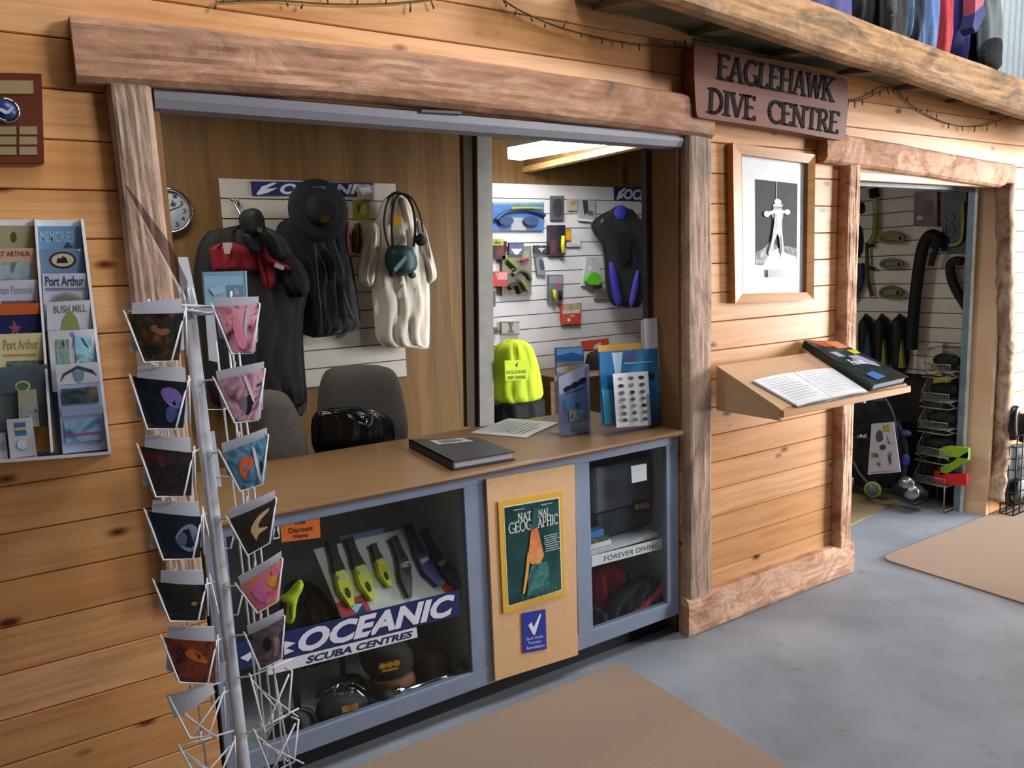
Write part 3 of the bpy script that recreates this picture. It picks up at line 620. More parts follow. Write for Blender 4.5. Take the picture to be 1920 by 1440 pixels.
def knife(label, hilt, sheath, hc, sc, hw, sw, band='#b9bf9a', hole=True, strap=None):
    a, b1, c1 = FK.P(*hilt[0], .022), FK.P(*hilt[1], .022), FK.P(*sheath[1], .022)
    hw *= 1.35; sw *= 1.3
    t_ = thing('dive_knife', label, 'knife', b1, 'dive knives on the display board')
    def bar_(p, q, w0, w1, w2, z0, z1, m):
        d = (q-p); L = d.length; d.normalize(); s = d.cross(Nd).normalized(); mb = MB(); R = 10; vs = []
        for i in range(R+1):
            f = i/R; w = (w0*(1-f*2)+w1*f*2 if f < .5 else w1*(2-2*f)+w2*(2*f-1))
            c = p+d*L*f
            vs += [c-s*w+Nd*z0, c-s*w*.8+Nd*z1, c+s*w*.8+Nd*z1, c+s*w+Nd*z0]
        mb.add(vs, [[i*4+k, i*4+(k+1) % 4, (i+1)*4+(k+1) % 4, (i+1)*4+k] for i in range(R) for k in range(4)]+[[0, 1, 2, 3], [R*4, R*4+1, R*4+2, R*4+3]], m); return mb
    obj('handle', bar_(a, b1, hw*.8, hw*.7, hw*1.15, -.018, -.002, col(hc, .5)), t_)
    s = obj('sheath', bar_(b1, c1, sw*.8, sw*1.15, sw*.35, -.02, .0, col(sc, .4, var=.06)), t_)
    m_ = b1.lerp(c1, .12); obj('retaining_band', bar_(m_, b1.lerp(c1, .24), sw*.6, sw*.7, sw*.6, .0, .004, col(band, .5)), t_)
    if hole: obj('slot', bar_(b1.lerp(c1, .5), b1.lerp(c1, .78), sw*.2, sw*.35, sw*.2, .0, .003, col('#33381c', .7)), t_)
    return t_
knife('yellow-sheathed dive knife with black handle, nearest the left edge of the board', [(621, 1010), (638, 1070)], [(638, 1070), (661, 1135)], '#1b1c18', '#cdd43c', .017, .020)
knife('yellow-sheathed dive knife with open-loop black handle, second on the board', [(655, 1007), (675, 1060)], [(675, 1060), (700, 1123)], '#1b1c18', '#cdd43c', .017, .019)
knife('short stubby yellow dive knife in the middle of the board', [(701, 1018), (712, 1048)], [(712, 1048), (732, 1098)], '#2a2c12', '#d4d830', .013, .016, '#e2e24a')
knife('charcoal dive knife with rounded sheath in the middle of the board', [(737, 1007), (755, 1048)], [(742, 1050), (770, 1118)], '#1a1c26', '#3a4246', .013, .018, '#9aa0b4', False)
knife('slim navy dive knife beside the charcoal one', [(741, 1004), (760, 1050)], [(758, 1048), (768, 1080)], '#1d1e30', '#2c2f62', .012, .014, '#c3c6d2', False)
knife('large blue-sheathed dive knife with black handle', [(765, 980), (790, 1040)], [(790, 1040), (825, 1096)], '#1e2026', '#34479a', .017, .022, '#d4d8e4', False)
knife('dark blue dive knife at the right end of the board', [(795, 990), (822, 1045)], [(822, 1045), (862, 1100)], '#22262a', '#2e3563', .016, .019, '#c7ccd6', False)

# inside floor of the left case
ZB = .131; ZMIN[0] = .1315
FCb = Fr((0, 0, ZB), (1, 0, 0), (0, 1, 0), (0, 0, 1))
# yellow snorkel piece standing near the left
FI = wallf(.12)
o = thing('yellow_torch', 'bright yellow bent torch standing behind the spinner rack in the case', 'torch', FI.P(545, 1170, 0))
obj('body', puffy(FI, smooth([(556, 1090), (567, 1086), (571, 1100), (556, 1126), (553, 1165), (540, 1172), (534, 1160), (540, 1130), (527, 1128), (525, 1118), (540, 1112)], 1), 0, .03, col('#c4d52a', .4, var=.05)), o)
obj('grip_slot', MB().pxprism(FI, [(544, 1140), (548, 1139), (549, 1160), (545, 1161)], .012, .026, col('#5a6416', .6)), o)
obj('post', MB().box((FI.P(545, 1168).x-.01, .115, ZB+.001), (FI.P(545, 1168).x+.01, .135, FI.P(545, 1160).z), M_black), o)
# dark packed gear left of the board
def bag(name, label, cat, F, pts, n, dep, m, folds=3, seed=1, group=None, it=1, amp=.02):
    return tag(obj(name, puffy(F, smooth(pts, it), n, dep, m, folds, seed, fold_amp=amp)), label, cat, group)
clear = glass('clear_plastic', (.9, .92, .93), 1.6, .12)
bag('gear_bag', 'black plastic bag of dive gear piled left of the knife board', 'bag', wallf(.3), [(528, 1100), (570, 1085), (610, 1110), (650, 1180), (630, 1230), (520, 1260)], 0, .10, col('#20262a', .3, var=.4, scale=20), 4, 3)
# cap in plastic, round goggles, mug-like hat, chrome regulator
F1 = wallf(.075)
capl = thing('packed_hat', 'dark cap with orange badge in a clear bag, front left of the case floor', 'cap', F1.P(630, 1340))
obj('crown', puffy(F1, smooth([(590, 1352), (596, 1318), (620, 1300), (655, 1296), (685, 1302), (700, 1325), (680, 1345), (640, 1364), (610, 1366)], 1), 0, .055, col('#2a2526', .7, var=.15), 0), capl)
obj('badge', card(F1, [(640, 1326), (672, 1318), (671, 1330), (642, 1337)], .052, .002, '#a8743a'), capl)
obj('clear_wrapping', puffy(F1, smooth([(575, 1365), (600, 1300), (655, 1275), (700, 1298), (712, 1330), (660, 1365), (600, 1378)], 1), .0, .072, clear, 4, 5, fold_amp=.012), capl)
bag('packed_hat', 'dark cap in clear wrapping lying behind the badged cap', 'cap', wallf(.18), [(590, 1315), (600, 1290), (640, 1270), (670, 1262), (690, 1280), (690, 1310)], 0, .07, col('#26262a', .6), 2, 8)
bag('packed_gloves', 'dark folded gloves at the left of the case floor', 'gloves', wallf(.06), [(500, 1400), (520, 1345), (560, 1325), (592, 1330), (600, 1370), (560, 1395)], 0, .04, col('#262a2e', .7, var=.3), 3, 9)
F2 = wallf(.11)
hat = thing('bucket_hat', 'black cap with gold lettering resting on a tan block', 'cap', F2.P(730, 1300))
obj('crown', puffy(F2, smooth([(672, 1225), (690, 1200), (735, 1196), (772, 1206), (779, 1240), (762, 1258), (720, 1274), (688, 1270)], 1), 0, .085, col('#1d1a17', .8), 0), hat)
obj('brim', puffy(F2, smooth([(690, 1272), (730, 1272), (765, 1255), (778, 1250), (782, 1275), (770, 1295), (738, 1308), (705, 1306)], 1), 0, .07, col('#7a4f36', .7), 0), hat)
obj('gold_badge', card(F2, [(708, 1244), (751, 1233), (753, 1256), (711, 1264)], .072, .003, '#2a2017', [('#b07a2c', 'e', .2, .35, .16, .25), ('#b07a2c', 'e', .5, .35, .16, .25), ('#b07a2c', 'e', .8, .35, .16, .25), ('#b07a2c', 'b', .15, .68, .85, .85)]), hat)
bag('dark_hat', 'second dark cap standing at the right end of the case', 'cap', wallf(.10), [(775, 1240), (800, 1218), (835, 1222), (852, 1250), (870, 1282), (850, 1296), (800, 1296), (778, 1275)], 0, .06, col('#1e1a18', .8), 0, 5)
F3 = wallf(.047)
rg = thing('chrome_regulator', 'chrome diving regulator with black ends on the case floor', 'regulator', F3.P(790, 1310))
p = [F3.P(x, y-15) for x, y in ((722, 1322), (735, 1317), (748, 1312), (760, 1310), (790, 1300), (815, 1292), (830, 1290), (848, 1282), (866, 1274))]
obj('chrome_body', MB().tube(p[1:-1], [.016, .024, .014, .012, .016, .024, .018], M_chrome, 12), rg)
obj('end_cap', MB().tube([p[0]-Vector((.02, 0, .006)), p[1]], .027, M_black, 12), rg)
obj('end_cap', MB().tube([p[-2], p[-1]+Vector((.01, 0, .004))], .03, M_black, 12), rg)

# right case: dark boxes, books, bags
F4 = wallf(.30)
yb = .28
def xb(px_, y): return wallf(y).px(px_, 950)[0]
bxm = col('#555963', .55, var=.15)
cb = thing('gear_case', 'dark grey hard case with orange badge on the upper shelf', 'case', (xb(1180, .2), .3, zs+.01))
X0, X1 = xb(1112, .14), XR-.04
zz = wallf(.14).px(1180, 948)[1]
obj('base', MB().box((X0+.02, .14, zs+.0095), (X1, .5, zz-.004), bxm, .01), cb)
obj('lid', MB().box((X0-.02+.02, .13, zz), (X1, .5, wallf(.14).px(1180, 862)[1]), col('#646973', .45, var=.1), .015), cb)
obj('badge', card(wallf(.135), [(1187, 942), (1219, 936), (1220, 958), (1189, 963)], 0.007, .003, '#2d2c2e', [('#c89a50', 'e', .2, .45, .15, .3), ('#c89a50', 'e', .5, .45, .15, .3), ('#c89a50', 'e', .8, .45, .15, .3)]), cb)
tcard('price_tag', 'square white price ticket stuck inside the right glass front', 'tag', FW, [(1183, 874), (1212, 869), (1213, 900), (1185, 906)], -.022, .001, '#d5d8dc')
mb = MB(); bk = thing('booklet_pile', 'pile of booklets at the left of the upper shelf', 'books', (xb(1130, .12), .12, zs+.0095))
obj('booklet', MB().box((xs4+.02, .07, zs+.0095), (xs4+.16, .13, zs+.03), col('#c9ccd0', .4), .002), bk)
obj('booklet', MB().box((xs4+.02, .075, zs+.0305), (xs4+.15, .13, zs+.05), photo(['#1a1f24', '#3d5c49', '#b0553a'], 25, 3), .002), bk)
obj('booklet', MB().box((xs4+.02, .08, zs+.0505), (xs4+.13, .13, zs+.08), photo(['#2c4f86', '#4a76b0', '#20304f'], 25, 4), .002), bk)
redm = col('#8f1c30', .75, var=.25, scale=12, bump=.3); blkm = col('#15161b', .8, var=.3, scale=12, bump=.3)
bag('gear_bag', 'crimson bag slumped at the left of the lower right case', 'bag', wallf(.17), [(1111, 1070), (1140, 1052), (1170, 1054), (1184, 1085), (1170, 1115), (1140, 1150), (1112, 1150)], 0, .07, redm, 2, 4)
bag('gear_bag', 'black bag heaped in the middle of the lower right case', 'bag', wallf(.095), [(1135, 1195), (1125, 1150), (1170, 1100), (1210, 1075), (1245, 1090), (1250, 1170), (1200, 1185)], 0, .06, blkm, 3, 6)
bag('gear_bag', 'dark navy bag in the bottom left corner of the right case', 'bag', wallf(.08), [(1111, 1140), (1130, 1140), (1150, 1175), (1138, 1200), (1111, 1208)], 0, .05, col('#1c1f28', .8, var=.3), 2, 7)
ptube(wallf(.05), [(1188, 1152), (1215, 1128), (1236, 1112), (1247, 1092)], 0, .016, redm, mb=(mb := MB())); tag(obj('red_strap', mb), 'crimson strap curling over the black bag', 'strap')
bag('gear_bag', 'small crimson pouch low at the right of the lower case', 'pouch', wallf(.06), [(1190, 1160), (1215, 1152), (1240, 1148), (1240, 1165), (1190, 1180)], 0, .04, redm, 1, 9, it=0)

ZMIN[0] = -9
# ================================================================== THINGS ON THE COUNTERTOP
def flat_on(F, quad, n): return [F.P(x, y, n) for x, y in quad]
def pslab(mb, F, quad, n0, n1, m):
    c = [F.px(x, y, n1) for x, y in quad]; return mb.prism([F.w(u, v, n1) for u, v in c], [F.w(u, v, n0) for u, v in c], m)
bd = thing('ring_binder', 'black ring binder lying on the countertop with a white label', 'binder', FC.P(865, 845))
B = [(766, 824), (893, 820), (966, 846), (848, 866)]
obj('cover', pslab(MB(), FC, B, .030, .034, col('#2c2d32', .45, var=.1)), bd)
B2 = [(768, 838), (893, 828), (966, 852), (848, 868)]
c = [FC.px(x, y, .034) for x, y in B]
obj('cover', MB().prism([FC.w(u, v, .006) for u, v in c], [FC.w(u, v, .001) for u, v in c], col('#2c2d32', .45, var=.1)), bd)
cc = sum((Vector(u) for u in c), Vector((0, 0)))/4
ci = [cc+(Vector(u)-cc)*.93 for u in c]
obj('paper_block', MB().prism([FC.w(u[0], u[1], .0295) for u in ci], [FC.w(u[0], u[1], .0065) for u in ci], col('#b9b8bc', .7, scale=200)), bd)
obj('spine', MB().prism([FC.w(*c[0], .034), FC.w(*c[3], .034), FC.w(*c[3], .001), FC.w(*c[0], .001)], [FC.w(c[0][0]+.008, c[0][1], .034), FC.w(c[3][0]+.008, c[3][1], .034), FC.w(c[3][0]+.008, c[3][1], .001), FC.w(c[0][0]+.008, c[0][1], .001)], col('#232428', .5)), bd)
obj('label_sticker', card(FC, [(806, 826), (868, 821), (888, 827), (822, 833)], .0352, .001, '#a9adb0', lines('#5f6670', .1, .15, .9, .9, 3, 2)), bd)
pp_ = [(882, 811), (954, 784), (1048, 792), (986, 820)]
tcard('loose_paper', 'loose sheets of white paper lying behind the ring binder', 'paper', FC, pp_, .004, .0035, '#cfd0d6', lines('#bfc0c8', .1, .1, .9, .9, 8, 4, .3))

# brochure holders standing on the countertop
FH = wallf(.26)
hd = thing('brochure_holder', 'narrow clear holder of blue leaflets on the countertop', 'brochure holder', FH.P(1078, 805))
FHc = wallf(.215)
zq = FHc.px(1078, 812)[1]
obj('back_leaflet', card(FH, [(1041, 652), (1094, 649), (1096, 700), (1043, 703)], .0, .006, '#3d74b8', [('#6fa0d4', 'b', .05, .05, .95, .3), ('#a58a78', 'b', .02, .55, .98, .98), ('#2a5fa8', [(0, .3), (.6, .2), (1, .35), (1, .5), (0, .45)])]), hd)
obj('middle_leaflet', card(wallf(.24), [(1044, 690), (1097, 682), (1098, 725), (1047, 730)], 0, .006, '#b8bccb', [('#d8c27a', [(.25, .1), (.9, .2), (.6, .6), (.2, .4)]), ('#8a8fb8', [(0, .2), (.3, .3), (.2, .8), (0, .8)])]), hd)
obj('front_leaflet', card(FHc, [(1047, 708), (1103, 683), (1106, 813), (1052, 817)], 0, .010, '#7f8cbe', [('#b9c0dc', [(0, .0), (1, .0), (1, .2), (0, .3)]), ('#23263a', 'e', .28, .24, .15, .045), ('#23263a', 'e', .52, .22, .15, .045), ('#23263a', 'e', .77, .20, .15, .045), ('#4a4f70', 'b', .2, .30, .85, .32), ('#4f94cf', 'b', .15, .42, .62, .60), ('#233f62', 'b', .5, .50, .62, .60), (photo(['#3f4a52', '#c3c6c4', '#68707a'], 40, 3), 'b', .27, .60, .80, .78), ('#3b4a7c', 'b', .35, .86, .92, .94), ('#9aa4d0', 'b', .9, 0, 1, 1)]), hd)
obj('clear_front', MB().pxprism(wallf(.195), [(1052, 742), (1105, 738), (1106, 812), (1054, 815)], 0, .003, clear), hd)
obj('foot', MB().box((FHc.px(1054, 800)[0], .19, ZC+.001), (FHc.px(1106, 800)[0], .31, ZC+.008), clear), hd)
FI2 = wallf(.112); FI3 = wallf(.09)
h2 = thing('brochure_holder', 'wide clear holder with a blue diving catalogue near the opening edge', 'brochure holder', FI2.P(1182, 800))
obj('yellow_folder', card(FI2, [(1121, 648), (1231, 641), (1232, 668), (1123, 672)], -.012, .004, '#d9a24a'), h2)
obj('catalogue', card(FI2, [(1124, 660), (1233, 653), (1240, 795), (1130, 800)], 0, .008, photo(['#245d94', '#2f78b0', '#4f9fd0'], 5, 7), [('#bcd9ee', [(.2, .02), (.38, .02), (.33, .32), (.24, .3)]), ('#b8434a', 't', 'DIVE', .42, .06, .62, .13), ('#8fb6d8', 'b', .4, .16, .9, .18), ('#1f3348', [(.3, .35), (.42, .32), (.4, .42), (.32, .45)]), ('#1f3348', [(.8, .3), (.92, .33), (.9, .4), (.82, .4)]), ('#3a9ac0', [(.0, .5), (.18, .5), (.16, .97), (.03, .97)])]), h2)
els = [('#e3e4ec', 'b', .0, .0, .9, 1)]
rr = random.Random(12)
for j in range(7):
    for i in range(3):
        cu, cv = .2+.29*i, .1+.128*j; c_ = rr.choice(['#8a7a86', '#4c545e', '#31363f', '#8c8f94', '#6a5f6f', '#5d7266'])
        els.append((c_, [(cu+.10*cos(a*pi/4)*rr.uniform(.6, 1), cv+.045*sin(a*pi/4)*rr.uniform(.6, 1)) for a in range(8)]))
obj('product_sheet', card(FI3, [(1149, 701), (1215, 696), (1221, 797), (1156, 802)], 0, .003, '#c9d0e0', els), h2)
obj('clear_front', MB().pxprism(FI3, [(1134, 745), (1239, 737), (1241, 800), (1137, 805)], -.002, .0, clear), h2)
obj('foot', MB().box((FI3.px(1136, 800)[0], .085, ZC+.001), (FI3.px(1238, 800)[0], .118, ZC+.008), clear), h2)
FJ = wallf(.128)
wc = thing('white_card_stack', 'tall white cards standing behind the wide brochure holder', 'cards', FJ.P(1218, 790))
obj('card', MB().pxprism(FJ, [(1203, 602), (1229, 598), (1236, 790), (1212, 795)], 0, .006, col('#eef0f6', .6, var=.02)), wc)
obj('card', MB().pxprism(FJ, [(1207, 598), (1232, 596), (1240, 790), (1216, 795)], .010, .014, col('#e6ebf4', .6, var=.02)), wc)

# ================================================================== OFFICE BACK WALL
def slatwall(name, label, F, quad, n, th, step, mat, group=None, gap=.006, z_floor=None):
    c = [F.px(x, y, n) for x, y in quad]; u0 = (c[0][0]+c[3][0])/2; u1 = (c[1][0]+c[2][0])/2; v1 = (c[0][1]+c[1][1])/2; v0 = (c[2][1]+c[3][1])/2
    if z_floor is not None: v0 = z_floor
    mb = MB(); v = v1
    def bxx(a, b, n0, n1, m):
        mb.prism([F.w(u0, a, n1), F.w(u1, a, n1), F.w(u1, b, n1), F.w(u0, b, n1)], [F.w(u0, a, n0), F.w(u1, a, n0), F.w(u1, b, n0), F.w(u0, b, n0)], m)
    bxx(v0, v1, .002, n-th*.6, col('#4d4a48', .8))
    while v > v0+.01:
        w = max(v-step, v0); bxx(w+gap, v, n-th*.6+.0005, n, mat); v = w
    return tag(obj(name, mb), label, 'wall panel', group)
M_slat = col('#bdb8b0', .5, var=.03); M_slat2 = col('#d9dade', .45, var=.03)
slatwall('slatwall_panel', 'white slatted display panel on the office back wall behind the jackets', FO, [(430, 338), (748, 342), (756, 700), (430, 760)], .02, .018, .093, M_slat)
# clock
ck0 = FO.P(314, 396, .0); Rr = (FO.P(360, 396)-FO.P(268, 396)).length/2
ck = thing('wall_clock', 'round white wall clock with chrome rim beside the left post', 'clock', ck0)
obj('rim', MB().lathe(ck0-Vector((0, .002, 0)), (0, -1, 0), [(Rr*.9, 0), (Rr, .01), (Rr, .03), (Rr*.95, .04), (Rr*.88, .036), (Rr*.85, .012)], M_chrome, 36, cap=False), ck)
obj('dial', MB().lathe(ck0-Vector((0, .002, 0)), (0, -1, 0), [(Rr*.84, .001), (Rr*.84, .014)], col('#c3cad6', .5, var=.03), 32), ck)
mb = MB(); cz = FO.px(314, 396); dk = col('#27344e', .5)
for h in range(12):
    a = h*pi/6; 
    for sgn in (1,):
        c_ = Vector((cz[0]+sin(a)*Rr*.68, cz[1]+cos(a)*Rr*.68)); vs, fs = text_polys(str(12 if h == 0 else h), .02)
        mb.add([FO.w(c_.x+(u-.5)*Rr*.16, c_.y+(.5-v)*Rr*.2, .0168) for u, v in vs], fs, dk)
obj('numerals', mb, ck)
def hand(ang, L, w): 
    d = Vector((sin(ang), cos(ang))); s = Vector((d.y, -d.x))*w; c0 = Vector(cz)-d*.01; c1 = Vector(cz)+d*L
    return MB().prism([FO.w(*(c0+s), .020), FO.w(*(c0-s), .020), FO.w(*(c1-s*.4), .020), FO.w(*(c1+s*.4), .020)], [FO.w(*(c0+s), .0185), FO.w(*(c0-s), .0185), FO.w(*(c1-s*.4), .0185), FO.w(*(c1+s*.4), .0185)], dk)
obj('hour_hand', hand(-.5, Rr*.4, .003), ck); obj('minute_hand', hand(1.2, Rr*.6, .0025), ck)
obj('emblem', card(FO, [(315, 372), (332, 372), (332, 390), (315, 390)], .0175, .001, '#b9c3d0', [('#2f5560', [(.2, .8), (.5, .1), (.7, .5), (.9, .4), (.8, .9)])]), ck)

def navy_sign(label, F, quad, n, txt, u0, u1):
    return tcard('shop_sign', label, 'sign', F, quad, n, .004, '#2d2f66', [('#d3d6e4', 't', txt, u0, .12, u1, .9, .04, .25), ('#d3d6e4', [(.03, .9), (.08, .35), (.17, .06), (.2, .1), (.11, .5), (.2, .45), (.12, .8), (.05, .95)])])
navy_sign('navy sign with white slanted lettering on the office slatted panel', FO, [(470, 340), (700, 343), (700, 367), (473, 367)], .028, 'OCEANIC', .22, .98)
# silver hook and hanger rail, left
mb = MB(); ptube(FO, [(434, 374, .10), (445, 372, .05), (448, 385, .03)], 0, .008, M_chrome, mb); ptube(FO, [(437, 376, .10), (446, 393, .12), (456, 410, .14)], 0, .006, M_chrome, mb)
tag(obj('chrome_bracket', mb), 'small chrome display bracket at the left of the office panel', 'bracket')
tcard('yellow_tag_card', 'yellow packet hanging right of the broad black hat', 'packet', FO, [(661, 375), (694, 373), (694, 412), (662, 414)], .06, .006, '#8c8530', [('#3f4e46', 'b', .25, .2, .55, .6), ('#a49c40', 'e', .6, .5, .2, .25)])
tcard('clear_pack', 'clear shiny packet below the sign at the right of the panel', 'packet', FO, [(670, 345), (702, 348), (700, 375), (670, 372)], .085, .003, '#9a9a9c', [('#d5d7da', [(.1, .3), (.7, .1), (.9, .5), (.3, .8)])])
bag('hanging_pouch', 'olive-yellow item hanging beneath the yellow packet', 'pouch', FO, [(662, 420), (680, 416), (682, 470), (670, 478), (658, 470)], .05, .03, col('#5f5220', .8, var=.3), 1, 3)

FO2 = wallf(YO-.11); FOJ = wallf(YO-.25)
def hanger(F, x, y, parent):
    mb = MB(); ptube(F, [(x-2, y-14, -.03), (x+3, y-18, -.02), (x+4, y-8, 0), (x, y, 0)], 0, .003, M_chrome, mb, 2, 6)
    u, v = F.px(x, y, 0); mb.tube([F.w(u-.16, v-.06, 0), F.w(u, v, 0), F.w(u+.16, v-.06, 0)], .006, M_black, 6); obj('hanger', mb, parent)
navy = col('#10131c', .85, var=.3, scale=8, sheen=.3)
# long black jacket with red chest panels
jk = thing('red_chest_jacket', 'black jacket with red chest panels hanging left on the office wall', 'jacket', FOJ.P(470, 760))
blk = col('#15151a', .85, var=.25, scale=8, sheen=.2)
obj('body', puffy(FOJ, smooth([(430, 425), (470, 418), (505, 425), (540, 445), (560, 500), (580, 540), (566, 600), (572, 700), (578, 755), (560, 765), (500, 770), (430, 770), (392, 760), (380, 650), (366, 560), (362, 500), (376, 445), (400, 426)], 1), 0, .11, blk, 6, 5, fold_amp=.028), jk)
rd = col('#7d1424', .7, var=.2)
jp = obj('chest_panel', puffy(FOJ, [(393, 462), (430, 452), (480, 470), (487, 505), (455, 512), (400, 512), (396, 490)], .075, .035, rd, 2, 3, rows=10), jk)
obj('sleeve_panel', puffy(FOJ, [(485, 458), (500, 468), (515, 490), (518, 530), (500, 545), (490, 520), (484, 490)], .085, .03, rd, 2, 4, rows=10), jk)
obj('red_cuff', puffy(FOJ, [(484, 470), (497, 478), (530, 494), (545, 500), (544, 508), (520, 503), (490, 488)], .12, .025, rd, 0, 5, rows=8), jk)
obj('collar_label', card(FOJ, [(417, 455), (436, 455), (431, 476), (421, 476)], .125, .002, '#b9aea4'), jp)
obj('grey_tab', card(FOJ, [(517, 492), (534, 500), (531, 507), (514, 500)], .16, .003, '#a9a4a8'), jk)
obj('sleeve', puffy(FOJ, smooth([(545, 470), (575, 505), (584, 540), (570, 560), (545, 552), (525, 530), (520, 500)], 1), .07, .08, col('#1b1b22', .85), 2, 7), jk)
# navy fleece vest/trousers behind
j2 = thing('navy_overalls', 'long navy garment with orange tag hanging below the red chest jacket', 'overalls', wallf(YO-.08).P(530, 790))
F5 = wallf(YO-.03)
obj('body', puffy(F5, smooth([(500, 520), (560, 530), (572, 560), (568, 640), (570, 700), (578, 770), (560, 785), (490, 780), (470, 700), (480, 600)], 1), .045, .08, navy, 5, 6), j2)
obj('orange_tag', card(F5, [(498, 568), (522, 567), (523, 580), (499, 581)], .19, .003, '#8a5c22'), j2)
# black beanie/cap on top of first
cp = thing('peaked_hat', 'black peaked cap hanging on the red chest jacket', 'cap', wallf(YO-.39).P(475, 470))
F6 = wallf(YO-.39)
obj('crown', puffy(F6, smooth([(447, 410), (455, 395), (472, 389), (488, 394), (497, 412), (498, 436), (480, 448), (458, 440)], 1), 0, .09, M_black), cp)
obj('peak', puffy(F6, smooth([(450, 436), (480, 440), (488, 455), (486, 478), (470, 474), (456, 455)], 1), 0, .04, M_black), cp)
obj('badge', card(F6, [(482, 425), (492, 428), (492, 438), (483, 434)], .07, .002, '#54524a'), cp)
# navy sleeveless vest, centre
vt = thing('navy_vest', 'dark navy zip vest with red armholes hanging in the middle of the office wall', 'vest', FO2.P(600, 630))
vb = obj('body', puffy(FO2, smooth([(520, 420), (545, 405), (580, 400), (630, 402), (652, 425), (655, 465), (665, 520), (672, 570), (678, 606), (680, 614), (676, 618), (640, 626), (603, 634), (576, 633), (570, 632), (569, 626), (568, 560), (560, 500), (535, 470), (518, 440)], 1), .0, .10, navy, 6, 8, fold_amp=.026), vt)
obj('zip', ptube(FO2, [(591, 455, .085), (595, 520, .10), (601, 580, .10), (604, 628, .07)], 0, .003, col('#3a4048', .5)), vb)
obj('armhole_trim', ptube(FO2, [(652, 415, .05), (650, 450, .05), (654, 478, .05)], 0, .008, rd), vb)
obj('armhole_trim', ptube(FO2, [(521, 440, .06), (530, 458, .06), (545, 472, .06)], 0, .007, rd), vb)
obj('pocket_zip', ptube(FO2, [(645, 550, .08), (655, 580, .075), (664, 598, .06)], 0, .0035, col('#55585c', .5), it=1), vb)
obj('pocket_zip', ptube(FO2, [(556, 560, .09), (560, 590, .09), (563, 605, .08)], 0, .0035, col('#4a3c34', .5), it=1), vb)
# broad hat
F7 = wallf(YO-.30); hc = F7.P(597, 395)
ht = thing('broad_hat', 'large round black brimmed hat hanging brim-out over the navy vest', 'hat', hc)
hr = (F7.P(655, 395)-F7.P(541, 395)).length/2
m_hat = col('#1c1e2a', .85, var=.15)
obj('brim', MB().lathe(hc, (0.05, -1, .05), [(hr, .0), (hr*1.0, .008), (hr*.8, .014), (hr*.55, .03), (hr*.5, .03), (hr*.5, .004)], m_hat, 36), ht)
obj('crown', MB().lathe(hc+Vector((0, .0, 0)), (0.05, -1, .05), [(hr*.56, .02), (hr*.52, .06), (hr*.45, .085), (hr*.3, .094), (.005, .095)], m_hat, 32), ht)
obj('badge', card(F7, [(601, 405), (618, 402), (619, 415), (602, 418)], .098, .002, '#4a3414'), ht)
obj('brim_label', card(F7, [(584, 350), (610, 349), (611, 356), (585, 357)], .014, .002, '#77736a'), ht)
# t-shirt
F8 = wallf(YO-.12)
ts = thing('white_t_shirt', 'off-white t-shirt on a hanger at the right of the office panel', 't-shirt', F8.P(745, 650))
wt_ = col('#ded8cc', .9, var=.05, scale=10)
obj('body', puffy(F8, smooth([(707, 412), (718, 372), (738, 360), (760, 366), (778, 405), (793, 430), (800, 480), (806, 540), (806, 600), (805, 650), (804, 655), (800, 654), (790, 648), (768, 652), (742, 649), (722, 654), (708, 640), (705, 636), (703, 600), (697, 545), (694, 480), (696, 425)], 1), 0, .07, wt_, 4, 11, fold_amp=.020), ts)
obj('sleeve', puffy(F8, smooth([(707, 412), (694, 418), (684, 440), (674, 490), (670, 525), (684, 534), (700, 538), (706, 500), (712, 450)], 1), .01, .055, wt_, 2, 12), ts)
obj('sleeve', puffy(F8, smooth([(780, 405), (795, 425), (808, 470), (820, 520), (812, 528), (801, 535), (790, 500), (783, 450)], 1), .01, .055, wt_, 2, 13), ts)
obj('price_tag', card(F8, [(737, 398), (753, 400), (753, 424), (739, 423)], .075, .003, '#c8961e', [('#b87a30', 'b', .0, 0, 1, .3)]), ts)
obj('hanger', ptube(F8, [(726, 372, .02), (740, 360, .02), (752, 362, .02)], 0, .006, M_black), ts)
# water flask carrier with straps
fk = thing('bottle_carrier', 'teal drink flask carrier with black straps hung over the white t-shirt', 'bottle carrier', F8.P(752, 520))
obj('flask', puffy(F8, smooth([(724, 472), (735, 459), (765, 459), (780, 475), (784, 500), (770, 516), (738, 518), (724, 500)], 1), .08, .08, col('#1f4a4c', .5, var=.2), 0), fk)
obj('emblem', MB().pxprism(F8, [(738, 505), (752, 488), (760, 478), (764, 484), (752, 500), (742, 510)], .14, .148, col('#6f948e', .5)), fk)
obj('strap', ptube(F8, [(737, 462, .11), (734, 420, .10), (737, 385, .08), (744, 366, .05), (758, 362, .05), (772, 380, .08), (780, 420, .1), (776, 462, .11)], 0, .007, M_black, k=6), fk)
obj('strap', ptube(F8, [(730, 465, .11), (722, 440, .1), (719, 412, .09), (726, 375, .06), (740, 362, .05), (770, 365, .07), (788, 400, .09), (793, 435, .10)], 0, .005, M_black, k=6), fk)
obj('mouthpiece', MB().ball(F8.P(789, 450, .11), (.032, .025, .032), M_black), fk)
obj('buckle', MB().ball(F8.P(773, 516, .10), (.022, .015, .018), col('#4c5130', .5)), fk)
obj('buckle', MB().ball(F8.P(735, 513, .10), (.018, .015, .018), M_black), fk)

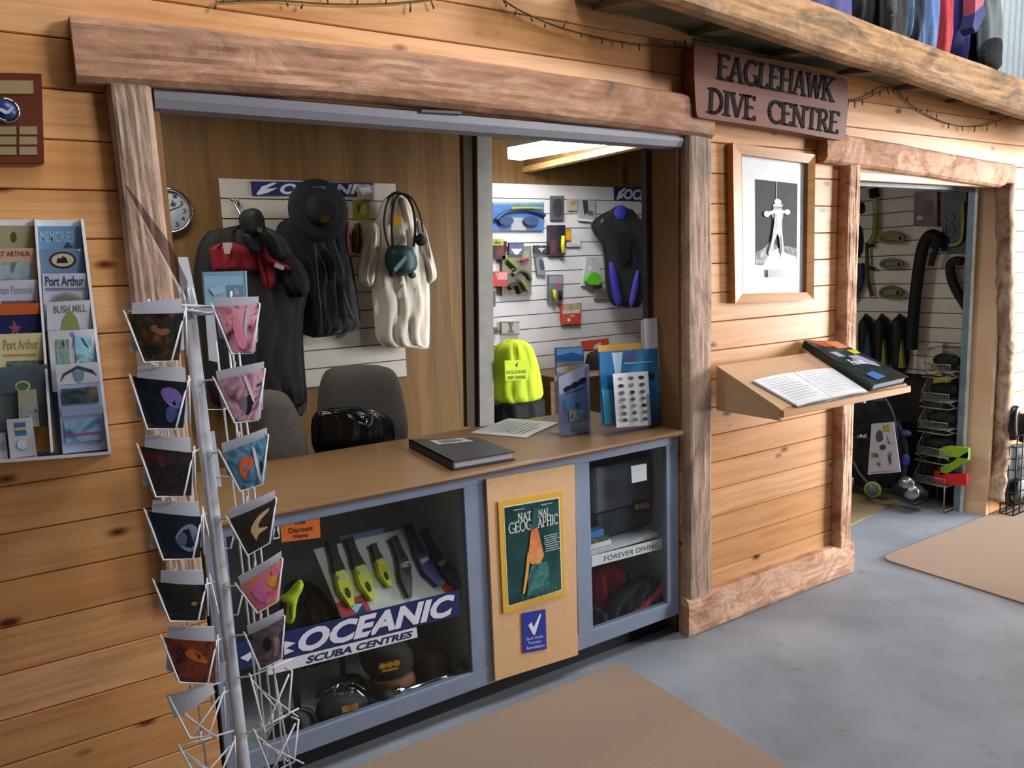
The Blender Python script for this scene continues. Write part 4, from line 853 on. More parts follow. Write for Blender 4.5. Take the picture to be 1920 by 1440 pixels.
# ---- office chairs
def chair(label, F, outl, seat_c, n=0):
    gm = col('#514c48', .9, var=.12, scale=60)
    c = F.P(*seat_c); t_ = thing('office_chair', label, 'chair', (c.x, c.y+.1, 0), 'grey fabric office chairs behind the counter')
    obj('backrest', puffy(F, smooth(outl, 2), n, .09, gm, 0, flat=1, back=.03), t_)
    obj('seat', MB().box((c.x-.24, c.y+.06, .44), (c.x+.24, c.y+.50, .52), gm, .03), t_)
    obj('back_support', MB().tube([(c.x, c.y+.07, .42), (c.x, c.y+.035, .55), (c.x, c.y+.03, .8)], .02, M_black, 8), t_)
    obj('gas_column', MB().tube([(c.x, c.y+.28, .08), (c.x, c.y+.28, .43)], .025, M_black, 10), t_)
    mb = MB()
    for k in range(5):
        a = k*2*pi/5+.3; e = Vector((c.x+.26*cos(a), c.y+.28+.22*sin(a), .055)); mb.tube([(c.x, c.y+.28, .10), e], [.022, .014], M_black, 8)
    cbz = obj('castor_base', mb, t_)
    for k in range(5):
        a = k*2*pi/5+.3; obj('castor', MB().ball((c.x+.26*cos(a), c.y+.28+.22*sin(a), .027), .027, M_black, 10), cbz)
    return t_
chair('grey fabric office chair with a black bag on it', wallf(.95), [(600, 830), (598, 760), (606, 705), (625, 687), (680, 683), (735, 687), (752, 712), (766, 775), (770, 830), (740, 850), (620, 850)], (685, 760))
chair('grey fabric office chair beside the spinner rack', wallf(.70), [(455, 880), (464, 780), (478, 738), (500, 730), (536, 734), (557, 765), (574, 810), (584, 870), (550, 890)], (505, 800))
fb = wallf(.77)
hb = thing('black_bag', 'shiny black bag with silver clips in front of the taller chair', 'bag', fb.P(665, 835))
obj('body', puffy(fb, smooth([(588, 850), (584, 790), (598, 768), (640, 764), (690, 765), (725, 775), (742, 800), (738, 845), (690, 870), (620, 875)], 1), 0, .10, col('#0d0e12', .25, var=.2), 5, 21, fold_amp=.012), hb)
mb = MB(); ptube(fb, [(672, 792), (686, 796), (688, 786)], .105, .004, M_chrome, mb, 0); ptube(fb, [(690, 768), (700, 772), (696, 795), (688, 800)], .10, .004, M_chrome, mb, 0); ptube(fb, [(676, 783), (684, 781)], .105, .003, M_chrome, mb, 0)
obj('silver_clips', mb, hb)
obj('bag_stand', MB().box((fb.P(600, 840).x, .77, .0), (fb.P(735, 840).x, .80, .62), M_black, .02), hb)

# ================================================================== SHOP BACK WALL
slatwall('slatwall_panel', 'tall white slatted panel covered in packets on the shop back wall', FB, [(917, 345), (1260, 353), (1260, 700), (925, 700)], .02, .018, .0955, M_slat2)
navy_sign('navy sign partly hidden by the window frame above the wetsuit top', FB, [(1151, 350), (1260, 354), (1260, 380), (1152, 376)], .028, 'OCEANIC', .16, .98)
def pack(label, quad, base, els=(), th=.02, n=.045, F=FB, name='packet', cat='packet', extra=None):
    t_ = thing(name, label, cat, F.P(sum(q[0] for q in quad)/4, quad[2][1], n)); t_['group'] = 'packets on the shop slatted panel'
    obj('card', card(F, quad, n, th, base, els), t_)
    mx, my = (quad[0][0]+quad[1][0])/2, (quad[0][1]+quad[1][1])/2
    mb = MB(); ptube(F, [(mx, my+2, n-.04), (mx, my+2, n+.02)], 0, .003, M_chrome, mb, 0, 6)
    obj('peg', mb, t_)
    if extra: obj(extra[0], extra[1], t_)
    return t_
def Q(x0, y0, x1, y1, s=0): return [(x0, y0), (x1, y0+s), (x1, y1+s), (x0, y1)]
mm = MB(); 
for cx in (950, 997):
    mm.pxprism(FB, [(cx+14*cos(a*pi/5), 414+9*sin(a*pi/5)) for a in range(10)], .046, .075, col('#31466a', .3))
ptube(FB, [(930, 412), (945, 398), (975, 392), (1005, 396), (1022, 404)], .07, .012, col('#27406e', .4), mm)
pack('blue boxed diving mask at the top left of the shop panel', Q(924, 379, 1020, 432), '#4a74b4', [('#9aa0a8', 'b', .35, .55, .65, 1), ('#7fa098', 'b', 0, 0, 1, .08), ('#5a84c4', [(.1, .9), (.3, .4), (.35, .9)])], extra=('diving_mask', mm))
mm = ptube(FB, [(958, 391), (985, 389), (1018, 391)], .085, .009, col('#8c9434', .4))
o = tag(obj('mask_strap', mm), 'olive yellow mask strap lying over the blue boxed mask', 'strap')
pack('plain cream price card at the top left edge of the shop panel', Q(902, 377, 917, 412), '#cdbfa8')
pack('grey mesh packet right of the blue mask box', Q(1034, 367, 1058, 413), '#56565e', [('#3c3d44', 'e', .5, .5, .4, .4), ('#6e6e74', 'b', .1, .02, .9, .12)])
pack('small beige card in the second column of the panel top', Q(1066, 373, 1083, 395), '#b5a58f', [('#8f8a80', 'b', .2, .2, .8, .5)])
pack('clear holder with a small dark mask and white lip', Q(1086, 373, 1116, 414, 3), '#aeb2ba', [('#3f4148', [(.2, .05), (.5, 0), (.6, .6), (.3, .7)]), ('#dfe2e8', 'b', 0, .88, 1, 1), ('#7a5f70', 'e', .7, .6, .2, .12)])
mm = MB(); ptube(FB, [(1056, 442), (1055, 460), (1056, 475)], .075, .014, col('#d0d42c', .4), mm, 0); 
pack('dark plum torch box with yellow tube, middle of the panel', Q(1031, 422, 1060, 477), '#3a2c3e', [('#222b38', 'b', .5, 0, 1, .9), ('#5f3442', 'b', .05, .5, .4, .95)], th=.04, n=.06, extra=('yellow_tube', mm))
pack('orange float beside the plum torch box', Q(1061, 429, 1071, 451), '#c8841f', [('#e0a030', 'e', .5, .5, .4, .4)], th=.04, n=.06)
pack('black and red packet with yellow cap at the left edge', Q(915, 452, 950, 486), '#2a2326', [('#5c2a2c', 'b', .45, .1, 1, .8), ('#16181a', 'b', 0, 0, .4, 1)], n=.05)
pack('yellow-green packet above the black and red one', Q(922, 448, 944, 460), '#a4ac44', [('#5c6a30', 'b', .2, .4, .8, .8)], n=.06)
pack('small blue-topped card on the olive gear packet', Q(955, 456, 982, 477), '#4f5a80', [('#d8dade', [(.1, .5), (.9, .5), (.7, .8), (.6, 1), (.4, 1), (.3, .8)])], n=.075)
mm = MB(); ptube(FB, [(952, 486), (962, 496), (968, 502)], .07, .012, col('#7f862c', .4), mm, 1); ptube(FB, [(976, 524), (985, 536), (990, 546)], .07, .010, col('#8f9630', .4), mm, 1); ptube(FB, [(976, 490), (990, 486)], .07, .01, col('#a03038', .4), mm, 0); ptube(FB, [(962, 515), (975, 505), (990, 512), (995, 525)], .06, .014, col('#5d5a4c', .5), mm); ptube(FB, [(955, 540), (970, 530), (975, 550)], .06, .016, col('#23241f', .6), mm)
pack('large olive-grey bag of assorted dive fittings', Q(942, 462, 997, 555, -1), '#767565', [('#5c5b4c', 'b', .05, .55, .95, .97), ('#8c8b7c', 'b', .1, .1, .9, .3)], n=.05, extra=('fittings', mm))
pack('red and pink packet at the left edge of the panel', Q(919, 509, 951, 537), '#a8343a', [('#d08a86', 'b', .3, .05, 1, .55), ('#c01f26', 'b', .1, .3, .4, .95)], n=.07)
pack('narrow dark packet low at the left edge', Q(921, 545, 929, 575), '#4c4b46', n=.04)
pack('small black card with white emblem', Q(1002, 460, 1028, 475), '#2e3238', [('#c5c8cc', [(.25, .35), (.8, .35), (.6, .6), (.5, .9), (.4, .6)])])
pack('blue-grey compass packet with oval emblem', [(1004, 483), (1018, 481), (1024, 516), (1008, 515)], '#7c8490', [('#343e50', 'e', .65, .45, .3, .32)])
mm = MB(); ptube(FB, [(1039, 543), (1040, 555), (1042, 564)], .065, [.012]*3, col('#ccd42c', .4), mm, 0); ptube(FB, [(1051, 545), (1051, 562)], .06, .012, M_black, mm, 0)
pack('grey blister packet holding a yellow torch', Q(1029, 515, 1056, 567), '#6a6e78', [('#b8434c', 'b', .5, .25, .85, .45), ('#8e93a0', 'b', .05, .05, .95, .3)], extra=('yellow_torch', mm))
mm = MB(); mm.pxprism(FB, smooth([(1098, 524), (1112, 508), (1128, 516), (1128, 534), (1104, 534)], 1), .05, .08, col('#5fc234', .4))
pack('clear packet with a bright green mouthpiece', [(1100, 482), (1122, 482), (1131, 536), (1092, 536)], '#bcc2c4', [('#9fc49a', 'b', .1, .7, .95, .98), ('#e0e4e6', [(.2, .3), (.5, .35), (.3, .5)])], extra=('green_mouthpiece', mm))
pack('red-orange packet with tan header low on the panel', [(1052, 572), (1090, 568), (1089, 607), (1054, 607)], '#cf4a38', [('#b9a78a', 'b', .1, .02, .95, .3), ('#c9ccd0', 'b', .05, .3, .95, .48), ('#f0a04a', 'e', .55, .6, .15, .06), ('#e8dcd4', 'e', .35, .8, .08, .1)])
pack('clear packet with small grey part above the yellow rash vest', Q(941, 603, 974, 628), '#b2aea4', [('#6d6a64', 'b', .0, 0, 1, .1), ('#5f5c58', [(.35, .1), (.65, .1), (.55, .5), (.7, .85), (.3, .85), (.45, .5)]), ('#6d6a64', 'b', .0, .88, 1, 1)])
pack('small round dark tag left of the clear packet', Q(921, 614, 934, 627), '#595552', [('#403d3c', 'e', .5, .5, .45, .45)])
pack('white card with thin peg, right centre of the panel', Q(1063, 440, 1088, 462), '#d3d3da', [('#aeb0b8', 'b', .1, .8, .9, .9)])
pack('olive-grey packet beside the wetsuit top', Q(1116, 540, 1138, 560), '#8a8c80', [('#6d6f64', 'b', .1, .3, .9, .9)])

# wetsuit top with blue panels
F9 = wallf(YS-.14)
ws = thing('shorty_wetsuit', 'black shorty wetsuit with blue leg stripes on the shop panel', 'wetsuit', F9.P(1165, 580))
obj('body', puffy(F9, smooth([(1108, 418), (1128, 402), (1148, 394), (1160, 384), (1185, 392), (1200, 408), (1212, 425), (1216, 470), (1208, 520), (1207, 560), (1200, 578), (1172, 575), (1146, 572), (1137, 540), (1136, 490), (1130, 455), (1116, 440)], 1), 0, .10, blk, 3, 31), ws)
bl = col('#3536a0', .6, var=.15)
obj('collar', puffy(F9, smooth([(1150, 400), (1156, 386), (1170, 384), (1180, 396), (1172, 412), (1158, 414)], 1), .07, .03, bl), ws)
obj('blue_stripe', puffy(F9, smooth([(1141, 490), (1150, 490), (1158, 520), (1166, 560), (1164, 578), (1154, 572), (1146, 540)], 1), .075, .03, bl), ws)
obj('blue_stripe', puffy(F9, smooth([(1192, 508), (1197, 502), (1198, 540), (1190, 566), (1183, 580), (1179, 570), (1184, 540)], 1), .075, .03, bl), ws)
obj('chest_print', card(F9, [(1155, 436), (1185, 436), (1180, 490), (1160, 490)], .105, .001, '#1d2526'), ws)
obj('green_mark', card(F9, [(1127, 411), (1133, 409), (1130, 418), (1126, 418)], .06, .001, '#4f8a40'), ws)
# yellow rash vest on chair
F10 = wallf(1.55)
rv = thing('yellow_rash_vest', 'lime yellow top with black hem draped behind the office doorway', 'rash vest', F10.P(975, 785))
obj('body', puffy(F10, smooth([(926, 660), (938, 642), (962, 634), (990, 640), (1004, 664), (1014, 700), (1021, 750), (985, 752), (928, 762), (925, 710)], 1), 0, .12, col('#c4de30', .8, var=.08, scale=6), 4, 33), rv)
obj('hem', puffy(F10, [(927, 758), (960, 752), (1021, 747), (1023, 778), (1000, 784), (960, 792), (928, 794)], .0, .115, col('#14161a', .8), 3, 34, rows=8), rv)
obj('back_print', card(F10, [(946, 676), (988, 674), (990, 712), (948, 714)], .125, .001, col('#c4de30', .8, var=.08, scale=6), [('#3d5020', 't', 'EAGLEHAWK', .05, .5, .95, .68, .02), ('#3d5020', 't', 'DIVE CENTRE', .1, .78, .9, .94, .02), ('#3d5020', [(.45, .3), (.58, .1), (.55, .35)])]), rv)
c = F10.P(972, 790); obj('chair_seat', MB().box((c.x-.2, c.y+.02, .0), (c.x+.2, c.y+.1, c.z+.06), M_black, .02), rv)
# desk with things behind the brochures
F11 = wallf(1.7)
a = F11.P(1025, 705); b_ = F11.P(1128, 700)
dk_ = thing('shop_desk', 'plain wooden desk against the shop back wall', 'desk', ((a.x+b_.x)/2+.3, 1.8, 0))
zt_ = a.z
M_desk = timber('desk_wood', '#8b6d4c', '#7d6040', '#5d452c', 3, 'x', knots=False)
obj('desk_top', MB().box((a.x, 1.62, zt_-.03), (b_.x+.9, 1.95, zt_), M_desk, .004), dk_)
obj('side_panel', MB().box((a.x, 1.66, 0), (a.x+.03, 1.93, zt_-.031), M_desk), dk_); obj('side_panel', MB().box((b_.x+.85, 1.66, 0), (b_.x+.88, 1.93, zt_-.031), M_desk), dk_)
obj('back_panel', MB().box((a.x+.031, 1.90, .2), (b_.x+.849, 1.92, zt_-.031), M_desk), dk_)
bag('black_case', 'black rounded case standing on the shop desk', 'case', wallf(1.72), [(1100, 705), (1100, 668), (1112, 658), (1140, 658), (1150, 680), (1150, 702)], 0, .08, M_black, 0, 3)
tcard('red_price_card', 'red-orange card with white corner above the black case', 'card', FB, [(1090, 640), (1141, 634), (1141, 652), (1092, 657)], .026, .004, '#d2513c', [('#dfe0e4', [(.45, .6), (.7, .3), (.7, 1), (.4, 1)])])

# ================================================================== ON THE PINE WALL
# carved sign
SQ = smooth([(1301, 100), (1303, 86), (1318, 86), (1452, 116), (1572, 142), (1588, 149), (1590, 165), (1590, 205), (1586, 250), (1583, 263), (1568, 262), (1450, 240), (1322, 222), (1308, 220), (1305, 205), (1302, 150)], 1)
sg = thing('carved_sign', 'reddish brown carved timber sign above the framed picture', 'sign', FW.P(1445, 262))
obj('board', MB().pxprism(FW, SQ, .028, .085, timber('redwood', '#7e4a38', '#764434', '#583026', 3, 'x', knots=False, rough=.5, gscale=.6)), sg)
LM = col('#170e12', .7, spec=.1)
LQ = [(1300, 84), (1589, 149), (1584, 263), (1307, 220)]
lm = MB()
def carved(txt, quad, wt):
    w, ps = roman(txt, wt, .03); C = [FW.w(*FW.px(x, y, .0865), .0865) for x, y in quad]
    for p in ps:
        f = []
        for a, b in p:
            u, v = a/w, 1-b; f.append(C[0]*(1-u)*(1-v)+C[1]*u*(1-v)+C[2]*u*v+C[3]*(1-u)*v)
        lm.prism([q+Vector((0, -.0012, 0)) for q in f], f, LM)
carved('EAGLEHAWK', [(1348, 102), (1566, 148), (1562, 190), (1346, 147)], .17)
carved('DIVE', [(1330, 166), (1417, 183), (1416, 225), (1328, 210)], .18)
carved('CENTRE', [(1441, 188), (1575, 212), (1571, 250), (1441, 228)], .17)
obj('lettering', lm, sg)
tag(obj('sign_block', MB().box((FW.px(1292, 150)[0]-.005, -.027, FW.px(1440, 190)[1]-.02), (FW.px(1292, 150)[0]+.5, -.001, FW.px(1440, 190)[1]+.05), M_dark)), 'dark packing block behind the carved timber sign', 'block')

# framed picture
fp = thing('framed_picture', 'wood-framed black and white photograph of a diver on the pine wall', 'picture', FW.P(1450, 566))
M_fr = timber('picture_frame', '#b98244', '#ad7638', '#8a5826', 3, 'x', knots=False, rough=.35)
OQ = [(1374, 267), (1529, 290), (1526, 562), (1379, 569)]; IQ = [(1391, 289), (1516, 306), (1513, 548), (1393, 551)]
Oc = [FW.px(x, y, .035) for x, y in OQ]; Ic = [FW.px(x, y, .028) for x, y in IQ]
mb = MB()
for i in range(4):
    j = (i+1) % 4
    mb.prism([FW.w(*Oc[i], .035), FW.w(*Oc[j], .035), FW.w(*Ic[j], .026), FW.w(*Ic[i], .026)], [FW.w(*Oc[i], .003), FW.w(*Oc[j], .003), FW.w(*Ic[j], .003), FW.w(*Ic[i], .003)], M_fr)
obj('frame', mb, fp)
wf = '#c9ccd0'
obj('print', card(FW, IQ, .008, .005, '#d8dade', [
    (photo(['#0c0d0e', '#141516', '#242425'], 10, 3, .7), 'b', .185, .165, .825, .79),
    (photo(['#3c3f42', '#85888a', '#c9ccce'], 16, 4, .7), [(.185, .70), (.32, .66), (.42, .6), (.55, .66), (.66, .64), (.825, .66), (.825, .79), (.185, .79)]),
    ('#e2e4e6', [(.30, .79), (.40, .70), (.52, .66), (.66, .70), (.80, .72), (.825, .79)]),
    ('#8c8f92', 'b', .493, .165, .503, .32),
    (wf, 'e', .515, .315, .055, .022), ('#9b9ea0', [(.44, .335), (.59, .33), (.58, .35), (.45, .352)]),
    ('#3f4144', [(.45, .355), (.57, .355), (.6, .42), (.56, .47), (.46, .47), (.42, .42)]),
    (wf, [(.33, .40), (.46, .375), (.57, .375), (.68, .37), (.68, .395), (.56, .40), (.47, .40), (.34, .425)]),
    (wf, 'e', .345, .41, .045, .022), (wf, 'e', .655, .385, .045, .02),
    ('#7b7f83', [(.46, .40), (.57, .40), (.57, .50), (.60, .66), (.585, .74), (.55, .68), (.53, .58), (.50, .55), (.45, .62), (.40, .72), (.36, .70), (.42, .58), (.45, .48)]),
    ('#bfc3c6', [(.49, .42), (.53, .42), (.52, .52), (.49, .52)]), ('#b1b5b8', [(.42, .58), (.46, .56), (.42, .66), (.38, .69)]), ('#a4a8ab', [(.55, .56), (.575, .58), (.59, .7), (.57, .69)]),
    ('#4d4d50', 'b', .35, .82, .66, .88), ('#77777a', 'b', .5, .825, .515, .875)]), fp)
obj('glass_pane', MB().prism([FW.w(*c_, .025) for c_ in Ic], [FW.w(*c_, .023) for c_ in Ic], glass('picture_glass', (1, 1, 1), .5)), fp)

# sloping reading shelf
xsL = FW.px(1326, 674)[0]; zsB = FW.px(1326, 674)[1]; zsb2 = FW.px(1326, 766)[1]
FXl = Fr((xsL, 0, 0), (0, -1, 0), (0, 0, 1), (-1, 0, 0))
f0 = FXl.P(1470, 771); f1 = FXl.P(1466, 784)
yF = f0.y; FFr = wallf(yF)
xsR = FFr.px(1708, 722)[0]
M_sh = col('#c09c7a', .6, var=.05, scale=60); M_shs = timber('shelf_edge', '#c99660', '#c08c55', '#a06c3a', 3, 'x', knots=False)
shf = thing('reading_shelf', 'sloping fibreboard reading shelf on the pine wall under the framed picture', 'shelf', ((xsL+xsR)/2, yF/2, f1.z))
A0 = Vector((xsL, -.0515, 0)); t0 = .0515/abs(yF); A0.z = zsB+(f0.z-zsB)*t0
obj('top_board', MB().prism([(xsL, -.052, A0.z), (xsR, -.052, A0.z), (xsR, yF+.02, f0.z+(zsB-f0.z)*.02/abs(yF)), (xsL, yF+.02, f0.z+(zsB-f0.z)*.02/abs(yF))], [(xsL, -.052, A0.z-.016), (xsR, -.052, A0.z-.016), (xsR, yF+.02, f0.z-.013), (xsL, yF+.02, f0.z-.013)], M_sh), shf)
obj('front_lip', MB().prism([(xsL, yF, f0.z), (xsR, yF, f0.z), (xsR, yF+.0195, f0.z+.004), (xsL, yF+.0195, f0.z+.004)], [(xsL, yF, f0.z-.026), (xsR, yF, f0.z-.026), (xsR, yF+.0195, f0.z-.026), (xsL, yF+.0195, f0.z-.026)], M_shs), shf)
for xx in (xsL, xsL+.55):
    obj('side_bracket', MB().prism([(xx, -.052, A0.z-.017), (xx, yF+.021, f0.z-.014), (xx, yF+.021, f1.z-.012), (xx, -.052, zsb2)], [(xx+.016, -.052, A0.z-.017), (xx+.016, yF+.021, f0.z-.014), (xx+.016, yF+.021, f1.z-.012), (xx+.016, -.052, zsb2)], M_sh), shf)
Vs = Vector((0, -A0.y+yF, f0.z-A0.z)); Vs = Vector((0, -yF, zsB-f0.z)).normalized(); Ns = Vector((1, 0, 0)).cross(Vs).normalized()
FSh = Fr((xsL, yF, f0.z), (1, 0, 0), Vs, Ns)
nb = thing('open_notebook', 'open white notebook lying on the left of the reading shelf', 'notebook', FSh.P(1510, 730))
obj('cover', card(FSh, [(1408, 717), (1560, 690), (1630, 737), (1496, 764)], .003, .002, '#7c7a78'), nb)
obj('page', card(FSh, [(1412, 713), (1487, 698), (1560, 745), (1496, 760)], .012, .008, '#dfe1e6', lines('#c3c8d2', .08, .1, .92, .92, 10, 5, .2), curve=.004), nb)
obj('page', card(FSh, [(1489, 698), (1560, 690), (1626, 733), (1561, 745)], .012, .008, '#e4e5e9', lines('#d3d6dc', .08, .1, .92, .92, 10, 6, .2), curve=.004), nb)
bk = thing('thick_book', 'thick glossy dark book with colourful cover lying on the right of the reading shelf', 'book', FSh.P(1610, 700))
BQ = [(1508, 638), (1570, 639), (1704, 706), (1638, 721)]
n2 = .038
cq = [FSh.px(x, y, n2) for x, y in BQ]
def quadprism(c, n0, n1, m, ins=0, mb=None):
    cc = sum((Vector(u) for u in c), Vector((0, 0)))/4; ci = [cc+(Vector(u)-cc)*(1-ins) for u in c]
    return (mb or MB()).prism([FSh.w(u[0], u[1], n1) for u in ci], [FSh.w(u[0], u[1], n0) for u in ci], m)
obj('front_cover', card(FSh, BQ, n2, .003, photo(['#12181a', '#1e3032', '#2c3a40'], 12, 9), [
    ('#b5523c', [(.1, .02), (.9, .02), (.95, .16), (.3, .16)]), ('#c87f4e', [(.5, .02), (.95, .02), (.95, .2), (.6, .22)]), ('#c8b42c', [(.72, .27), (.98, .26), (.96, .36), (.74, .38)]),
    ('#8fa0ac', [(.15, .3), (.35, .3), (.4, .42), (.2, .42)]), (photo(['#8a7fa0', '#b3a6c4', '#4b4560'], 40, 6), [(.45, .42), (.75, .4), (.85, .6), (.8, .72), (.5, .6)]), ('#d7dade', 't', 'Fishes', .25, .5, .6, .62, .02), ('#3f6fb0', [(.15, .82), (.4, .78), (.5, .92), (.2, .95)])]), bk)
obj('page_block', quadprism(cq, .006, n2-.0035, col('#aaaab8', .7, scale=300), .05), bk)
obj('back_cover', quadprism(cq, .002, .0055, col('#1c2c2c', .3)), bk)
mb = MB(); mb.prism([FSh.w(*cq[0], n2-.003), FSh.w(*cq[3], n2-.003), FSh.w(*cq[3], .0057), FSh.w(*cq[0], .0057)], [FSh.w(cq[0][0]+.006, cq[0][1], n2-.003), FSh.w(cq[3][0]+.006, cq[3][1], n2-.003), FSh.w(cq[3][0]+.006, cq[3][1], .0057), FSh.w(cq[0][0]+.006, cq[0][1], .0057)], col('#1f3a3a', .3))
obj('spine', mb, bk)

# award plaque
pq = thing('award_plaque', 'dark red-brown wooden award plaque with round emblem on the left wall', 'plaque', FW.P(20, 305))
M_pl = col('#5a2c1e', .35, var=.15, scale=10); M_gold = col('#a08c68', .35, .3)
obj('board', MB().pxprism(FW, [(-60, 135), (78, 138), (83, 305), (-60, 305)], .002, .024, M_pl), pq)
obj('title_plate', MB().pxprism(FW, [(-50, 150), (62, 151), (63, 176), (-50, 175)], .0245, .026, M_gold), pq)
cpt = FW.P(11, 207, .025); rp = (FW.P(38, 207, .025)-FW.P(-16, 207, .025)).length/2
mb = MB().lathe(cpt, (0, -1, 0), [(rp, 0), (rp, .004), (rp*.84, .006), (rp*.8, .003)], M_chrome, 28); mb.lathe(cpt, (0, -1, 0), [(rp*.79, .0005), (rp*.78, .0045)], col('#2f3c6c', .3), 24)
obj('emblem', mb, pq)
obj('emblem_mark', MB().pxprism(FW, [(-6, 200), (4, 203), (14, 208), (26, 200), (18, 212), (10, 214), (0, 208)], .030, .031, col('#aeb6cc', .4)), pq)
for r_ in range(3):
    for cx0, cx1 in ((-50, -16), (-12, 30), (36, 69)):
        y0 = 237+19*r_; obj('name_plate', MB().pxprism(FW, [(cx0, y0), (cx1, y0), (cx1+1, y0+15), (cx0, y0+15)], .0245, .026, M_gold), pq)

# ---- brochure rack
rk = thing('brochure_rack', 'white tiered wall rack of tourist brochures at the left edge', 'rack', FW.P(60, 866))
M_rk = col('#c9cbd0', .4, var=.03)
def RF(f): return wallf(-.02-.11*f)      # f: 0 at the top tier, 1 at the bottom
obj('back_panel', MB().prism([FW.P(-60, 412, .01), FW.P(153, 412, .01), FW.P(207, 850, .03), FW.P(-60, 860, .03)], [FW.P(-60, 412, .002), FW.P(153, 412, .002), FW.P(207, 850, .002), FW.P(-60, 860, .002)], M_rk), rk)
def side(x0, x1, w):
    return MB().prism([FW.P(x0, 411, .03), FW.P(x0+w, 411, .03), FW.P(x1+w, 848, .155), FW.P(x1, 848, .155)], [FW.P(x0, 411, .005), FW.P(x0+w, 411, .005), FW.P(x1+w, 848, .005), FW.P(x1, 848, .005)], M_rk)
obj('side_rail', side(151, 203, 6), rk); obj('side_rail', side(64, 95, 5), rk)
obj('bottom_tray', MB().prism([FW.P(-60, 866, .155), FW.P(208, 846, .155), FW.P(208, 852, .155), FW.P(-60, 873, .155)], [FW.P(-60, 866, .005), FW.P(208, 846, .005), FW.P(208, 852, .005), FW.P(-60, 873, .005)], M_rk), rk)
def bro(label, quad, f, base, els=()):
    o = tcard('brochure', label, 'brochure', RF(f), quad, 0, .010, base, els, 'brochures in the tiered wall rack'); return o
bro('blue brochure with faint pale lettering, top of the right column', [(68, 424), (148, 424), (156, 520), (72, 520)], .0, '#5f82a8', [('#87a5c4', 't', 'MEMORIES', .08, .10, .85, .32, .02), ('#2c4258', [(.6, .42), (.7, .3), (.82, .42)])])
bro('slate blue brochure with oval ship emblem, second in the right column', [(74, 468), (158, 466), (164, 560), (78, 560)], .16, '#5d748e', [('#2f241e', 'e', .5, .22, .30, .17), ('#a8a08c', 'e', .5, .22, .25, .13), ('#1f1a18', [(.36, .28), (.4, .17), (.46, .2), (.5, .14), (.58, .18), (.62, .28)]), ('#a9c0a0', 'e', .88, .03, .03, .02)])
bro('pale brochure headed Port Arthur with arched picture, third in the right column', [(79, 513), (163, 512), (170, 620), (84, 620)], .32, '#a3a8bc', [('#3a3a4c', 't', 'Port Arthur', .06, .05, .92, .22, .02), ('#6a6a80', 'b', .06, .25, .92, .29), ('#8a7a80', [(.12, .5), (.25, .38), (.5, .32), (.75, .38), (.9, .5)]), ('#5f6f5c', [(.18, .5), (.3, .41), (.5, .37), (.7, .41), (.85, .5)])])
bro('white Bush Mill brochure with green tree emblem, fourth in the right column', [(87, 567), (171, 562), (176, 672), (91, 672)], .50, '#b4b6c2', [('#6a6e74', 't', 'BUSH MILL', .15, .07, .88, .2, .02), ('#7a8450', [(.3, .5), (.34, .32), (.5, .14), (.66, .3), (.72, .5)]), ('#8c90a0', 'b', .02, .5, .98, .55)])
bro('white brochure with two landscape photos, fifth in the right column', [(90, 622), (177, 617), (185, 735), (99, 735)], .68, '#bfc2cc', [('#5a8ab0', [(.45, .06), (.52, .02), (.58, .1), (.5, .3), (.48, .3), (.52, .12)]), (photo(['#4f6a58', '#8fb0a4', '#3a4438'], 30, 2), 'b', .14, .14, .42, .56), (photo(['#7fb0cc', '#9ac6d8', '#44503c'], 22, 3), 'b', .55, .1, .92, .56), ('#3a5a6a', [(.68, .12), (.74, .14), (.86, .3), (.78, .26)])])
bro('tall pale brochure with arched badge and coastal photos, bottom of the right column', [(104, 685), (184, 679), (202, 842), (118, 851)], 1.0, '#a3b2d2', [('#c9cbd6', 'b', 0, 0, 1, .22), ('#3c4860', [(.07, .2), (.15, .1), (.5, .02), (.85, .08), (.95, .16), (.85, .12), (.5, .06), (.2, .12)]), ('#6f8fa8', [(.38, .08), (.66, .08), (.62, .18), (.52, .21), (.42, .18)]), (photo(['#22303a', '#4a5a5c', '#8a6c64'], 25, 6), 'b', .08, .27, .92, .45), ('#8a9cc0', 'b', .04, .47, .96, .58), (photo(['#5f86b4', '#86a8cc', '#39557a'], 14, 9), 'b', .08, .62, .92, .88), ('#93506a', 'b', .1, .78, .88, .81), ('#a8ac60', 'e', .9, .93, .04, .03)])
bro('olive brochure with a small dark crest, top of the left column', [(-30, 423), (65, 423), (68, 500), (-28, 500)], .0, '#8e8a68', [('#4a4630', 'e', .57, .28, .06, .13)])
bro('pink and cream brochure with a landscape photo, second in the left column', [(-30, 466), (70, 465), (73, 560), (-28, 560)], .16, '#b0927e', [('#7a3e34', 't', 'PORT ARTHUR', .1, .06, .86, .16, .02), (photo(['#6a7f88', '#8fa4ac', '#3c4a34'], 18, 1), 'b', .15, .27, .84, .62)])
bro('white text brochure, third in the left column', [(-28, 527), (70, 524), (74, 610), (-26, 612)], .32, '#b3b4c4', [('#8088a4', 't', 'Tasman Peninsula', .1, .12, .9, .3, 0), ('#7a5a60', 'b', .3, .45, .95, .6)])
bro('navy and orange brochure, fourth in the left column', [(-28, 572), (79, 568), (83, 670), (-26, 672)], .48, '#1f2550', [('#b4562c', 'b', 0, 0, 1, .2), ('#7c4458', [(.48, .28), (.53, .4), (.62, .42), (.55, .5), (.58, .6), (.5, .52), (.42, .6), (.45, .48), (.38, .42), (.46, .4)]), ('#5a6090', 't', 'THE TASMAN', .28, .62, .8, .7, 0)])
